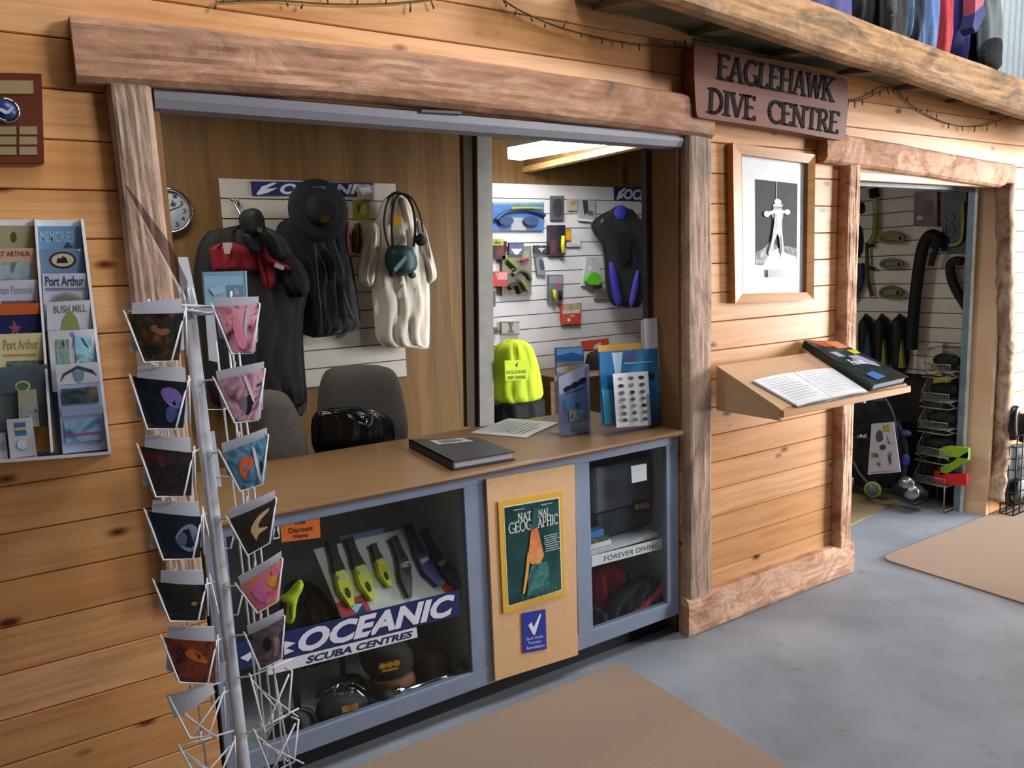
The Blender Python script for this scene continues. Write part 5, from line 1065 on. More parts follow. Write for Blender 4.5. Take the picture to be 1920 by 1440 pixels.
bro('cream yellow Port Arthur brochure, fifth in the left column', [(-28, 628), (82, 624), (88, 730), (-26, 732)], .64, '#bfba92', [('#a08058', 't', 'Port Arthur', .3, .1, .9, .28, .01), ('#b07a50', 'b', .3, .36, .86, .39), (photo(['#38443a', '#6a7868', '#2a3026'], 25, 5), 'b', .35, .48, .96, 1)])
bro('dark brochure with lake photo and yellow oval, behind the small leaflets', [(-10, 690), (88, 683), (110, 850), (-6, 862)], .82, photo(['#39454c', '#5c6a70', '#4a4a38'], 14, 4), [('#4f5a66', 'b', 0, 0, 1, .3), ('#c8c88c', 'e', .5, .22, .14, .06), ('#4a6a50', 'e', .5, .22, .11, .045), (photo(['#6f8a34', '#b06a2c', '#8a9440'], 30, 8), 'b', .62, .68, .96, .96)])
bro('small lime and white leaflet in the middle of the left column', [(33, 733), (68, 731), (74, 800), (37, 802)], .92, '#9a9c84', [(photo(['#4a6068', '#9aa8a4', '#2c3a3c'], 60, 8), 'b', .15, .42, .95, .75)])
bro('small white leaflet with blue picture at the bottom of the left column', [(12, 788), (60, 784), (70, 858), (20, 865)], 1.0, '#b7bac4', [('#3e6a9c', 'b', .28, .08, .72, .4), ('#d0a84c', 'b', .28, .2, .72, .27), ('#c3cdd8', 'e', .5, .62, .2, .12), ('#9c3c44', 'b', .1, .93, .95, .98)])
bro('pale leaflet edge at the bottom left corner of the rack', [(-30, 815), (10, 812), (16, 864), (-30, 868)], .95, '#9ea2b0', [('#7a7e90', 'b', .1, .3, .9, .6)])

# ---- dark wire garlands with little bulbs
def garland(label, pts, seed):
    g = thing('wire_garland', label, 'string lights', FW.P(*pts[len(pts)//2], .02))
    P_ = [FW.P(x, y, .014) for x, y in smooth(pts, 3, False)]
    obj('wire', MB().tube(P_, .0028, col('#4a4630', .7), 6), g)
    rr = random.Random(seed); mb = MB()
    for i in range(3, len(P_)-2, 5):
        d = Vector((rr.uniform(-.5, .5), 0, rr.choice([-1, -1, -1, 1])*rr.uniform(.6, 1))).normalized(); L = rr.uniform(.015, .032); q_ = P_[i]+Vector((0, -.004, 0))
        mb.tube([q_, q_+d*L], [.0022, .0035], col('#5a4a38', .7), 5)
    o = obj('bulb', mb, g); o['kind'] = 'stuff'
garland('dark wire garland along the top left of the pine wall', [(405, 4), (430, 2), (520, 0), (560, 4), (640, 9), (730, 7), (800, 0), (840, -8)], 1)
garland('dark wire garland drooping from the top centre towards the carved sign', [(938, -6), (960, 12), (1000, 32), (1050, 52), (1110, 68), (1170, 80), (1220, 87), (1275, 88), (1300, 92)], 2)
garland('dark wire garland hanging in two swags above the doorway', [(1588, 191), (1610, 189), (1640, 178), (1662, 162), (1680, 168), (1700, 190), (1730, 212), (1760, 226), (1800, 238), (1840, 238), (1870, 228), (1900, 214), (1935, 212)], 3)

# ================================================================== POSTCARD SPINNER
ys = -.36; FP_ = wallf(ys)
def leanx(py): return 352+(455-352)*(py-580)/(1418-580)
sp = thing('postcard_spinner', 'white wire postcard spinner rack standing in front of the left post', 'rack', (FP_.P(470, 1560).x, ys, 0))
ptop, pbot = FP_.P(347, 490), FP_.P(469, 1530)
M_pole = col('#d2d6e0', .35, 0, var=.04)
obj('pole', MB().tube([FP_.P(354, 582), pbot, Vector((pbot.x+.005, ys, .07))], .0155, M_pole, 12), sp)
mb = MB(); bs = Vector((pbot.x+.02, ys, 0))
for k in range(4):
    a = k*pi/2+.5; mb.tube([bs+Vector((0, 0, .06)), bs+Vector((.2*cos(a), .2*sin(a)*.9, .02))], .012, M_wire, 8); mb.ball(bs+Vector((.2*cos(a), .18*sin(a), .014)), .014, M_black, 8)
obj('base', mb, sp)
mb = MB(); mb.pxprism(FP_, [(334, 482), (352, 482), (372, 576), (340, 576)], .0, .003, M_wire); obj('header_clip', mb, sp)
mb = MB()
for x in (334, 342, 352, 360): ptube(FP_, [(x, 540), (x+6, 576)], .008, .0022, M_wire, mb, 0, 6)
obj('clip_prongs', mb, sp)
mb = MB(); ptube(FP_, [(240, 586, .02), (330, 572, .02), (430, 578, .02), (487, 572, .0)], 0, .004, M_wire, mb, 0, 6); ptube(FP_, [(330, 578, .04), (390, 588, .03), (480, 576, .04)], 0, .004, M_wire, mb, 0, 6); ptube(FP_, [(340, 568, 0), (372, 590, .03)], 0, .005, M_wire, mb, 0, 6)
mb.pxprism(FP_, [(325, 578), (395, 574), (400, 590), (335, 592)], .0, .008, M_wire)
obj('top_frame', mb, sp)
# long uprights that carry the pockets
mb = MB()
for x0, y0, x1, y1, n in ((292, 670, 400, 1330, -.02), (330, 675, 445, 1440, 0), (275, 610, 388, 1440, -.04), (405, 640, 498, 1440, -.03), (436, 655, 520, 1440, .0), (448, 660, 534, 1440, .005), (425, 600, 500, 1420, -.05)):
    ptube(FP_, [(x0, y0, n), ((x0+x1)/2, (y0+y1)/2, n), (x1, y1, n)], 0, .0026, M_wire, mb, 0, 6)
ptube(FP_, [(500, 1180, -.01), (545, 1440, -.01)], 0, .0026, M_wire, mb, 0, 6)
obj('uprights', mb, sp)
specL = [  # pocket outer corners: TL TR BR BL + print palette + label
 ((234, 588), (346, 586), (322, 678), (270, 680), ['#0f1718', '#1d2524', '#3a2a1e', '#7a4a30'], 1, 'postcard of a tan sea creature on dark green, top left pocket'),
 ((244, 706), (352, 716), (330, 805), (276, 805), ['#0e1620', '#141d28', '#182430'], 2, 'postcard of a violet jellyfish, second left pocket'),
 ((258, 836), (362, 848), (345, 932), (292, 932), ['#141414', '#201c1c', '#2c2626', '#4a1c20'], 3, 'very dark postcard with a faint red shape, third left pocket'),
 ((272, 958), (378, 968), (362, 1048), (306, 1050), ['#0c141c', '#121c26', '#16222c'], 4, 'postcard of a pale blue fish on black, fourth left pocket'),
 ((288, 1090), (386, 1096), (372, 1165), (318, 1165), ['#12110f', '#1d1b18', '#2e2820'], 5, 'dark postcard with a small bright fish, fifth left pocket'),
 ((302, 1194), (406, 1202), (390, 1282), (336, 1280), ['#1e0e0c', '#4a1c12', '#7a3418', '#35120f'], 6, 'dark red postcard with an orange creature, sixth left pocket')]
specR = [
 ((398, 574), (487, 570), (474, 662), (434, 664), ['#3c3438', '#c07a90', '#e0a0b0', '#2a262c'], 7, 'postcard of bright pink coral, top right pocket'),
 ((402, 712), (497, 692), (484, 788), (440, 794), ['#6a4458', '#b08498', '#cfa2b4', '#2e2a34'], 8, 'mauve postcard of an eel among coral, second right pocket'),
 ((412, 848), (503, 816), (492, 908), (450, 922), ['#2c4a66', '#4a7494', '#6f9ab4', '#1e3040'], 9, 'blue postcard of an orange fish, third right pocket'),
 ((426, 972), (518, 934), (506, 1018), (464, 1042), ['#1c1714', '#332a22', '#241e1a'], 10, 'black postcard with a cream weedy creature, fourth right pocket'),
 ((444, 1098), (530, 1048), (520, 1128), (482, 1150), ['#b0487c', '#cc6a94', '#c8784a', '#8a3c3c'], 11, 'bright pink and orange postcard, fifth right pocket'),
 ((460, 1190), (534, 1156), (528, 1236), (488, 1256), ['#1c1618', '#4a3a44', '#6a545e', '#2a2022'], 12, 'dark postcard of a grey crab-like creature, sixth right pocket')]
extras = {
 1: [('#7a5238', [(.3, .3), (.45, .2), (.5, .34), (.7, .3), (.75, .42), (.5, .48)])],
 2: [('#6a5a9c', [(.45, .2), (.65, .12), (.85, .2), (.98, .45), (.9, .6), (.65, .55), (.5, .4)]), ('#384878', [(.55, .5), (.9, .6), (.7, .9), (.5, .85)])],
 3: [('#5a1e26', [(.2, .2), (.35, .1), (.45, .3), (.3, .45)])],
 4: [('#6f7c96', [(.35, .6), (.55, .3), (.8, .15), (.95, .3), (.97, .7), (.7, .9)]), ('#4c5474', [(.4, .6), (.6, .35), (.7, .5), (.6, .75)])],
 5: [('#8a6a3c', [(.62, .5), (.75, .45), (.8, .55), (.68, .6)]), ('#b0a080', [(.84, .45), (.95, .5), (.88, .58)])],
 6: [('#a85a1c', [(.3, .3), (.5, .15), (.7, .3), (.85, .55), (.6, .5), (.4, .45)])],
 7: [('#e08aa0', [(.3, .9), (.25, .5), (.4, .1), (.5, .4), (.65, .6), (.6, .95)]), ('#b7b3bc', [(.68, 0), (.8, 0), (.62, .7), (.55, .65)])],
 8: [('#6e6a80', 'e', .45, .62, .15, .16), ('#1e1a22', [(.55, .4), (.75, .55), (.6, .85), (.4, .88), (.55, .7)]), ('#d8c4d0', [(.5, 0), (.58, 0), (.78, .6), (.7, .65)])],
 9: [('#d8603a', [(.2, .45), (.35, .25), (.6, .3), (.62, .5), (.4, .6), (.3, .8), (.2, .7)]), ('#c9ccd8', [(.6, .1), (.68, .1), (.82, .9), (.72, .92)])],
 10: [('#c0a078', [(.3, .45), (.55, .2), (.85, .12), (.85, .2), (.6, .32), (.5, .5), (.8, .55), (.8, .6), (.5, .62), (.4, .8), (.35, .6)])],
 11: [('#c88a34', [(.5, .25), (.85, .2), (.9, .6), (.7, .55)]), ('#d06aa0', [(.1, .3), (.4, .3), (.5, .7), (.25, .8)])],
 12: [('#15161c', 'e', .42, .45, .14, .18), ('#8a6f78', [(.6, .3), (.85, .4), (.8, .8), (.5, .85), (.65, .6)])]}
def pocket(c, n, right=False):
    TL, TR, BR, BL = c; mb = MB(); w = .0024; f = n+.028
    ptube(FP_, [(*TL, n+.004), (*BL, f), (*BR, f), (*TR, n+.004)], 0, w, M_wire, mb, 0, 6)
    m0 = ((TL[0]*.3+TR[0]*.7), (TR[1]+TL[1])/2+4)
    ptube(FP_, [(TL[0]-3, TL[1]-5, n-.012), (*TL, n+.004)], 0, w, M_wire, mb, 0, 6)
    if right: ptube(FP_, [(TL[0], TL[1], n+.004), (leanx(TL[1])+12, TL[1]+2, 0.0)], 0, w, M_wire, mb, 0, 6); ptube(FP_, [(TR[0], TR[1], n+.004), (TR[0]-14, TR[1]-6, n-.03)], 0, w, M_wire, mb, 0, 6)
    else: ptube(FP_, [(TR[0], TR[1], n+.004), (leanx(TR[1])-10, TR[1]-6, .0)], 0, w, M_wire, mb, 0, 6); ptube(FP_, [(TR[0]+2, TR[1]-12, n-.02), (TR[0]+4, BR[1]-10, n-.02)], 0, w, M_wire, mb, 0, 6)
    ptube(FP_, [(BL[0], BL[1], f), (BL[0]-8, BL[1]-16, n-.02)], 0, w*.9, M_wire, mb, 0, 6)
    ptube(FP_, [(TL[0]*.6+TR[0]*.4, TL[1]*.6+TR[1]*.4-26, n-.02), (TL[0]*.62+TR[0]*.38, TL[1]*.6+TR[1]*.4-6, n-.014)], 0, w*1.3, M_wire, mb, 0, 6)
    return mb
def postcard(c, cols_, seed, label, n, right):
    TL, TR, BR, BL = c
    q = [(TL[0]+5, TL[1]+1), (TR[0]-1, TR[1]+1), (BR[0]+(14 if not right else 5), BR[1]-3), (BL[0]+1, BL[1]-3)]
    o = thing('postcard', label, 'postcard', FP_.P((BL[0]+BR[0])/2, BR[1], n+.014), 'postcards in the spinner')
    nn_ = n+.006
    obj('printed_face', card(FP_, q, nn_+.010, .0015, photo(cols_, 22, seed), [(e[0], smooth(e[1], 2)) if not isinstance(e[1], str) else e for e in extras[seed]], curve=.006), o)
    if right: qb = [(TL[0]+3, TL[1]-16), (TR[0]-2, TR[1]-14), (TR[0]-4, BR[1]-20), (TL[0]+14, BL[1]-30)]
    else: qb = [(TL[0]+14, TL[1]-20), (TR[0]-5, TR[1]-27), (TR[0], BR[1]-22), (TL[0]+10, BL[1]-22)]
    obj('white_backing_cards', card(FP_, qb, nn_-.003, .004, col('#b9bbc8', .6, var=.04), curve=.004), o)
for s_i, (L_, rt) in enumerate(((specL, 0), (specR, 1))):
    for k, sp_ in enumerate(L_):
        n = .075 if not rt else .055
        obj('wire_pocket', pocket(sp_[:4], n, rt), sp)
        postcard(sp_[:4], sp_[4], sp_[5], sp_[6], n-.006, rt)
# empty pockets at the foot
for c, rt in ((((318, 1310), (418, 1300), (392, 1380), (356, 1384)), 0), (((336, 1400), (438, 1392), (410, 1462), (372, 1466)), 0), (((470, 1268), (548, 1258), (541, 1340), (496, 1372)), 1), (((478, 1372), (560, 1350), (552, 1428), (508, 1450)), 1)):
    mb = pocket(c, .07, rt); TL, TR, BR, BL = c
    ptube(FP_, [(TL[0], TL[1], .07), (TR[0], TR[1]-22, .03)], 0, .0024, M_wire, mb, 0, 6); ptube(FP_, [(BL[0], BL[1], .09), (TR[0]-6, TR[1]+6, .04)], 0, .0024, M_wire, mb, 0, 6)
    ptube(FP_, [(TL[0]+14, TL[1]+22, .03), (BR[0]+18, BR[1]+4, .05)], 0, .0022, M_wire, mb, 0, 6); ptube(FP_, [(TL[0], TL[1]+4, .02), (TR[0]-20, BR[1], .0)], 0, .0022, M_wire, mb, 0, 6)
    obj('wire_pocket', mb, sp)
o = tcard('blank_card', 'curled blank white card leaning in the empty left pocket', 'card', FP_, [(312, 1304), (392, 1276), (404, 1298), (326, 1348)], .06, .002, '#c3c5d0', curve=.008)
tcard('blank_card', 'small white card standing beside the pole above the empty pockets', 'card', FP_, [(402, 1246), (424, 1240), (422, 1276), (404, 1284)], .03, .002, '#b5b7c4', curve=.004)
# back rows seen between the poles
FPb = wallf(ys+.14)
for k, (x, y) in enumerate(((395, 690), (400, 815), (405, 950), (418, 1075))):
    obj('rear_wire_pocket', ptube(FPb, [(x-26, y), (x-8, y+78), (x+28, y+78), (x+46, y)], 0, .0024, M_wire, None, 0, 6), sp)
tcard('white_tag_strip', 'white paper strips hanging on the far side of the spinner', 'cards', FPb, [(386, 812), (402, 808), (416, 912), (398, 914)], 0, .003, '#b9bcca')
bb = thing('blue_card_box', 'light blue boxed card set standing on top of the spinner', 'box', FPb.P(425, 575))
obj('box', card(FPb, [(381, 510), (462, 508), (465, 572), (386, 574)], .0, .02, '#7fa3bc', [('#6c90ac', 'b', 0, 0, .95, .1), ('#5c7c94', 'b', .52, .40, .9, .8), ('#8a8f94', [(.65, .5), (.78, .5), (.8, .7), (.7, .72)]), ('#94b4c8', 'b', .96, 0, 1, 1), ('#8aa9c0', [(.1, .5), (.4, .35), (.45, .6), (.2, .7)])]), bb)
obj('support_card', card(FPb, [(384, 574), (400, 573), (412, 680), (392, 676)], -.004, .003, '#a9acb6'), bb)
# thin smoked panel over the spinner head
obj_ = MB().prism([FP_.P(232, 345, .0), FP_.P(240, 350, .0), FP_.P(318, 455, .01), FP_.P(352, 528, .02), FP_.P(350, 560, .02), FP_.P(334, 540, .02)], [FP_.P(232, 345, .003), FP_.P(240, 350, .003), FP_.P(318, 455, .013), FP_.P(352, 528, .023), FP_.P(350, 560, .023), FP_.P(334, 540, .023)], glass('smoked_plastic', (.6, .55, .56), 1.0, .3))
tag(obj('header_sign', obj_), 'edge-on smoked plastic header sign leaning up from the spinner top', 'sign')

# ================================================================== DOORWAY: SHOP SIDE WALL
slatwall('slatwall_panel', 'grey-white slatted wall panel seen through the right-hand doorway', FS, [(1560, 352), (1850, 333), (1850, 700), (1560, 700)], .02, .018, .0945, col('#dad6cd', .5, var=.03))
def sthing(name, label, cat, x, y, n=.05, g=None): return thing(name, label, cat, FS.P(x, y, n), g)
def sn(label, segs, cat='snorkel', name='snorkel', n=.06):
    t_ = sthing(name, label, cat, *segs[0][1][-1][:2], n)
    for nm, pts, r, m in segs: obj(nm, ptube(FS, pts, n, r, m, it=2, k=10), t_)
    return t_
sn('green snorkel with clear top and black head', [('green_tube', [(1642, 400), (1642, 425), (1639, 445), (1630, 456)], .018, col('#6c8f2a', .4)), ('clear_top', [(1641, 372), (1641, 385), (1642, 400)], .017, col('#a2ab8c', .4)), ('black_head', [(1638, 354), (1640, 370)], .032, M_black)])
sn('olive snorkel hanging below the green one', [('tube', [(1625, 455), (1626, 490), (1627, 525), (1635, 556)], .013, col('#3f4220', .5)), ('clip', [(1626, 462), (1638, 460)], .011, M_black), ('clip', [(1628, 502), (1640, 504)], .011, M_black)])
sn('blue-violet curved snorkel beside the left door trim', [('tube', [(1614, 494), (1616, 520), (1610, 545), (1595, 565)], .022, col('#2d2c5e', .4))])
m_ = sthing('diving_mask', 'dark mask and regulator bundle high beside the left door trim', 'diving mask', 1605, 400)
obj('lens', puffy(FS, smooth([(1594, 386), (1608, 375), (1622, 384), (1619, 402), (1600, 400)], 1), .03, .08, col('#191c26', .5)), m_)
m_ = sthing('diving_mask', 'navy mask with snorkel pieces beside the left door trim', 'diving mask', 1606, 484)
obj('lens', puffy(FS, smooth([(1594, 422), (1612, 418), (1619, 445), (1616, 480), (1596, 485)], 1), .03, .08, col('#1e2740', .4, var=.4, scale=30)), m_)
def maskt(label, x0, x1, y0, y1, fc, lc):
    m_ = sthing('diving_mask', label, 'diving mask', (x0+x1)/2, y1); cx = (x0+x1)/2; w = (x1-x0)/2; h = (y1-y0)/2; cy = (y0+y1)/2
    ring = [(cx+w*cos(a*pi/9)*(1 if sin(a*pi/9) > 0 else 1), cy-h*sin(a*pi/9)*(1 if sin(a*pi/9) > 0 else (.95-.4*math.exp(-((cos(a*pi/9))/.28)**2)))) for a in range(18)]
    obj('frame', ptube(FS, [(x, y, .07) for x, y in ring], 0, .010, col(fc, .4), None, 0, 8, True), m_)
    obj('lens', MB().pxprism(FS, ring, .05, .062, col(lc, .25)), m_)
    obj('strap_clip', MB().ball(FS.P(x1-3, cy, .06), (.018, .022, .022), M_black, 10), m_)
    return m_
maskt('amber-lensed diving mask, uppermost of the three on the slatted wall', 1650, 1694, 436, 457, '#8a744e', '#86724f')
maskt('clear grey diving mask, middle of the three on the slatted wall', 1651, 1692, 487, 504, '#6f6d62', '#7d7a70')
maskt('green-rimmed diving mask, lowest of the three on the slatted wall', 1650, 1690, 538, 560, '#5f6e3a', '#74766a')
o = sthing('boxed_gear', 'brown and red boxed item with a silver spot near the panel top', 'box', 1735, 425)
obj('box', card(FS, [(1715, 361), (1757, 359), (1757, 424), (1713, 423)], .06, .04, photo(['#3c2a26', '#5a3430', '#2f2c34'], 14, 11), [('#5a2430', 'b', .45, .25, .85, .7), ('#b0b0b4', 'e', .25, .77, .14, .07), ('#6a4c3c', [(.05, .4), (.3, .45), (.3, .65), (.05, .6)])]), o)
o = sthing('boxed_gear', 'dark blue hanging pack with yellow tubing and round emblem', 'pack', 1795, 472)
pk_ = obj('pack', card(FS, [(1770, 360), (1812, 360), (1816, 476), (1764, 472)], .06, .04, '#27375c', [('#1f2c44', 'b', .1, .0, .9, .12)]), o)
obj('yellow_tube', ptube(FS, [(1806, 378), (1806, 420), (1804, 448), (1796, 458), (1780, 460)], .075, .010, col('#a8a43c', .4)), o)
for y in (408, 430): obj('ring_emblem', ptube(FS, [(1780+9*cos(a*pi/5), y+(9 if y < 420 else 12)*sin(a*pi/5)) for a in range(10)], .066, .003, col('#8a9474', .5), None, 0, 6, True), pk_)
o = sthing('swim_float', 'tall yellow-green float standing against the door frame', 'float', 1822, 475)
obj('float_body', MB().pxprism(FS, [(1815, 343), (1850, 338), (1850, 380), (1850, 470), (1818, 474), (1820, 420)], .03, .06, col('#7e8f28', .6)), o)
o = sn('tall black hooked breathing hose against the slatted wall', [('hose', [(1709, 655), (1712, 600), (1718, 540), (1726, 480), (1734, 452), (1746, 438), (1758, 445), (1757, 465)], .036, col('#121310', .7)), ('mouthpiece', [(1757, 462), (1750, 480), (1745, 498)], .018, M_black)], 'hose', 'breathing_hose', .10)
sn('short black bent hose right of the tall hooked one', [('hose', [(1805, 490), (1790, 488), (1781, 496), (1783, 520), (1793, 545), (1808, 568), (1813, 577)], .028, col('#171a17', .7))], 'hose', 'breathing_hose', .08)
sn('small yellow valve near the door frame', [('valve', [(1816, 494), (1822, 505), (1818, 518)], .022, col('#8f8420', .5))], 'valve', 'yellow_valve', .08)
# fins hanging in a row
for i, (x0, x1, hc_) in enumerate(((1610, 1638, '#1f3a54'), (1640, 1668, '#6e8a2c'), (1670, 1704, '#7c9030'))):
    t_ = sthing('swim_fin', ('dark fin with blue blade, left of the hanging row', 'dark fin with narrow green blade stripe, middle of the hanging row', 'dark fin with lime wedge, right of the hanging row')[i], 'fin', (x0+x1)/2, 690, .1, 'fins hanging under the diving masks')
    obj('foot_pocket', puffy(FS, smooth([(x0, 612), (x0+6, 596), ((x0+x1)/2, 590), (x1-6, 596), (x1, 612), (x1-2, 700), (x0+2, 700)], 1), .06, .09, col('#101312', .6), 0), t_)
    w = 5 if i else 11; cx = (x0+x1)/2+2
    obj('blade_stripe', MB().pxprism(FS, [(cx-w, 690), (cx, 638 if i else 620), (cx+w, 690)], .125, .15, col(hc_, .5)), t_)
    obj('strap_loop', ptube(FS, [((x0+x1)/2-7, 600), ((x0+x1)/2, 586), ((x0+x1)/2+7, 600)], .11, .006, M_black), t_)
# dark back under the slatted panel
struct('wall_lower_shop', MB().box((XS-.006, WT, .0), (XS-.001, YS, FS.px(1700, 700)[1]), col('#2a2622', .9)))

# wire baskets stacked against the side wall
nfr = .255; Fk = Fr((XS-nfr, 0, 0), (0, -1, 0), (0, 0, 1), (-1, 0, 0))
M_bw = col('#9a9b94', .35, .4)
bs_t = thing('wire_basket_stand', 'grey wire stand of five sloping baskets just inside the doorway', 'basket stand', Fk.P(1770, 935))
lev = [(654, 695, 1731, 1723), (706, 750, 1729, 1719), (762, 800, 1724, 1714), (808, 850, 1721, 1711), (862, 902, 1718, 1706)]
Bk = []
for k, (yt, yb_, xt, xb_) in enumerate(lev):
    mb = MB(); tl = Fk.px(xt, yt); bl_ = Fk.px(xb_+8, yb_); u1 = -.175; zt_, zb_ = tl[1], bl_[1]; ul = bl_[0]
    Bk.append((zt_, zb_, ul, u1)); W_ = .0028; dn = .215
    def P(u, z, n): return Fk.w(u, z, n)
    for z_, r_ in ((zt_, .0035), (zb_, .0035)):
        o_ = 0 if z_ == zt_ else .05
        mb.tube([P(ul, z_, -o_*.2), P(u1, z_, -o_*.2), P(u1, z_, -dn), P(ul, z_, -dn)], r_, M_bw, 6, True)
    mb.tube([P(ul, zb_+(zt_-zb_)*.35, 0), P(u1, zb_+(zt_-zb_)*.35, 0)], .003, M_bw, 6)
    N_ = 16
    for i in range(N_+1):
        u = ul+(u1-ul)*i/N_; zh = zb_+(zt_-zb_)*.35
        mb.tube([P(u, zh, 0), P(u, zb_, 0), P(u, zb_, -dn), P(u, zt_, -dn)], .0016, M_bw, 5)
    for i in range(9):
        n = -dn*i/8; mb.tube([P(ul, zb_, n), P(ul, zb_+(zt_-zb_)*(.35+.65*min(1, i/3)), n)], .0016, M_bw, 5)
        mb.tube([P(ul, zb_, n), P(u1, zb_, n)], .0016, M_bw, 5)
    mb.tube([P(ul, zb_+(zt_-zb_)*.35, 0), P(ul, zt_, -dn*.4)], .003, M_bw, 6)
    obj('basket', mb, bs_t)
mb = MB()
for u in (Bk[0][2]+.005, Bk[0][3]-.005):
    for n in (-dn-.004,): mb.tube([Fk.w(u, .01, n), Fk.w(u, Bk[0][0]+.02, n)], .006, M_bw, 6)
mb.tube([Fk.w(Bk[4][2], .012, .0), Fk.w(Bk[4][2], .012, -dn)], .006, M_bw, 6); mb.tube([Fk.w(Bk[4][3], .012, .0), Fk.w(Bk[4][3], .012, -dn)], .006, M_bw, 6)
for k in range(5):
    for u in (Bk[k][2], Bk[k][3]):
        zt2 = Bk[k-1][1] if k else Bk[0][0]
        mb.tube([Fk.w(u, Bk[k][0], -dn*.4), Fk.w(u+.0, zt2, 0)], .004, M_bw, 6)
    
for u in (Bk[4][2], Bk[4][3]): mb.tube([Fk.w(u, Bk[4][1], 0), Fk.w(u, .012, 0)], .004, M_bw, 6)
obj('stand_frame', mb, bs_t)
cnt = [('#141513', 'black neoprene pieces in the top wire basket'), ('#121212', 'black boots in the second wire basket'), ('#191a1c', 'dark gloves in the third wire basket'), ('#141414', 'black hoods in the fourth wire basket')]
for k, (c_, lb) in enumerate(cnt):
    zt_, zb_, ul, u1 = Bk[k]; mb = MB(); r_ = random.Random(k+3)
    for j in range(5):
        u = ul+.06+(u1-ul-.12)*j/4; mb.ball(Fk.w(u, zb_+.012+(zt_-zb_)*.34, -.11+r_.uniform(-.02, .02)), ((.07, .06, (zt_-zb_)*.33)), col(c_, .7, var=.4, scale=20), 10)
    o = tag(obj('basket_contents', mb), lb, 'diving accessories'); o['kind'] = 'stuff'
def loop(label, pts, r, c_, w_=0): 
    mb = MB(); P_ = [Fk.P(x, y, -.03) for x, y in smooth(pts, 1, False)]
    vs = []; Hh = r
    for p_ in P_: vs += [p_+Vector((0, 0, -Hh)), p_+Vector((0, 0, Hh)), p_+Vector((.03, 0, Hh)), p_+Vector((.03, 0, -Hh))]
    n_ = len(P_); mb.add(vs, [[i*4+k, i*4+(k+1) % 4, (i+1)*4+(k+1) % 4, (i+1)*4+k] for i in range(n_-1) for k in range(4)]+[[0, 1, 2, 3], [n_*4-4, n_*4-3, n_*4-2, n_*4-1]], c_)
    return tag(obj('buoyancy_strap', mb), label, 'strap')
loop('lime green folded strap in the fourth wire basket', [(1761, 851), (1770, 846), (1795, 848), (1815, 850)], .032, col('#8fc02a', .5, var=.05))
loop('lime green strap end sloping down to the bottom basket', [(1763, 884), (1780, 878), (1800, 864), (1815, 855)], .028, col('#86b628', .5, var=.05))
loop('red strap in the bottom wire basket', [(1751, 893), (1770, 898), (1790, 900), (1812, 900)], .036, col('#d42820', .5, var=.05))
loop('yellow strap in the top wire basket', [(1750, 714), (1765, 712), (1778, 712)], .016, col('#a8a028', .5))
loop('thin yellow strip poking out of the top basket', [(1745, 686), (1755, 694), (1764, 700)], .010, col('#8f8a28', .5))

# buoyancy vest and gear with an icon board standing inside the doorway
FG = Fr((XS-.29, 0, 0), (0, -1, 0), (0, 0, 1), (-1, 0, 0))
gm = col('#1c2129', .7, var=.4, scale=18)
gv = thing('buoyancy_vest', 'dark diving buoyancy vest on a stand left of the wire baskets', 'buoyancy vest', FG.P(1650, 925))
obj('body', puffy(FG, smooth([(1575, 745), (1600, 738), (1650, 742), (1680, 760), (1690, 800), (1695, 850), (1690, 900), (1670, 915), (1600, 915), (1575, 900)], 1), 0, .13, gm, 3, 41), gv)
obj('blue_yoke', puffy(FG, [(1628, 742), (1650, 742), (1660, 752), (1636, 752)], .10, .05, col('#3a5a94', .5), 0, rows=8), gv)
obj('silver_band', ptube(FG, [(1596, 818), (1612, 818), (1626, 817)], .155, .016, M_chrome, it=0), gv)
obj('chest_strap', ptube(FG, [(1605, 800, .16), (1618, 785, .16), (1640, 780, .17)], 0, .012, M_black), gv)
obj('inflator_hose', ptube(FG, [(1660, 745, .12), (1676, 775, .14), (1680, 800, .14), (1684, 822, .14)], 0, .006, col('#5f6670', .4)), gv)
obj('hose', ptube(FG, [(1676, 790, .10), (1692, 810, .12), (1700, 850, .12), (1694, 890, .12), (1690, 915, .12)], 0, .018, col('#1a1e26', .5)), gv)
obj('blue_fitting', MB().ball(FG.P(1698, 862, .13), (.025, .025, .04), col('#32389a', .4)), gv)
obj('purple_fitting', MB().ball(FG.P(1697, 812, .12), (.03, .04, .022), col('#3a3a66', .4)), gv)
t_ = thing('regulator_set', 'black regulator second stages with silver covers on the floor by the vest', 'regulator', FG.P(1690, 925))
for nm, x, y, r_ in (('silver_cover', 1699, 907, .032), ('silver_cover', 1708, 922, .032)):
    c0 = FG.P(x, y, .14); obj(nm, MB().lathe(c0, (-1, -.2, .25), [(r_*1.4, -.03), (r_*1.5, 0), (r_*1.3, .012), (r_, .014), (r_*.8, .022), (.004, .024)], col('#9a9da2', .3, .8), 20), t_)
c0 = FG.P(1702, 915, .10); obj('housing', MB().ball(c0, (.07, .10, .05), M_black, 14), t_)
c0 = FG.P(1720, 922, .05); obj('boot', MB().ball((c0.x, c0.y, max(.031, c0.z)), (.05, .07, .03), M_black, 14), t_)
t_ = thing('gauge_console', 'small gauge with lime yellow ring on the floor beneath the icon board', 'gauge', FG.P(1636, 930, .15))
c0 = FG.P(1636, 918, .17); obj('ring', MB().lathe(c0, (-1, -.4, 0), [(.05, -.02), (.052, 0), (.044, .004)], col('#b4cc34', .4), 20), t_); obj('dial', MB().lathe(c0+Vector((-.003, 0, 0)), (-1, -.4, 0), [(.043, -.01), (.043, .004)], col('#5f7a74', .3), 20), t_)
obj('body', MB().ball(c0+Vector((.05, .02, -.0)), (.05, .05, .045), M_black, 12), t_)
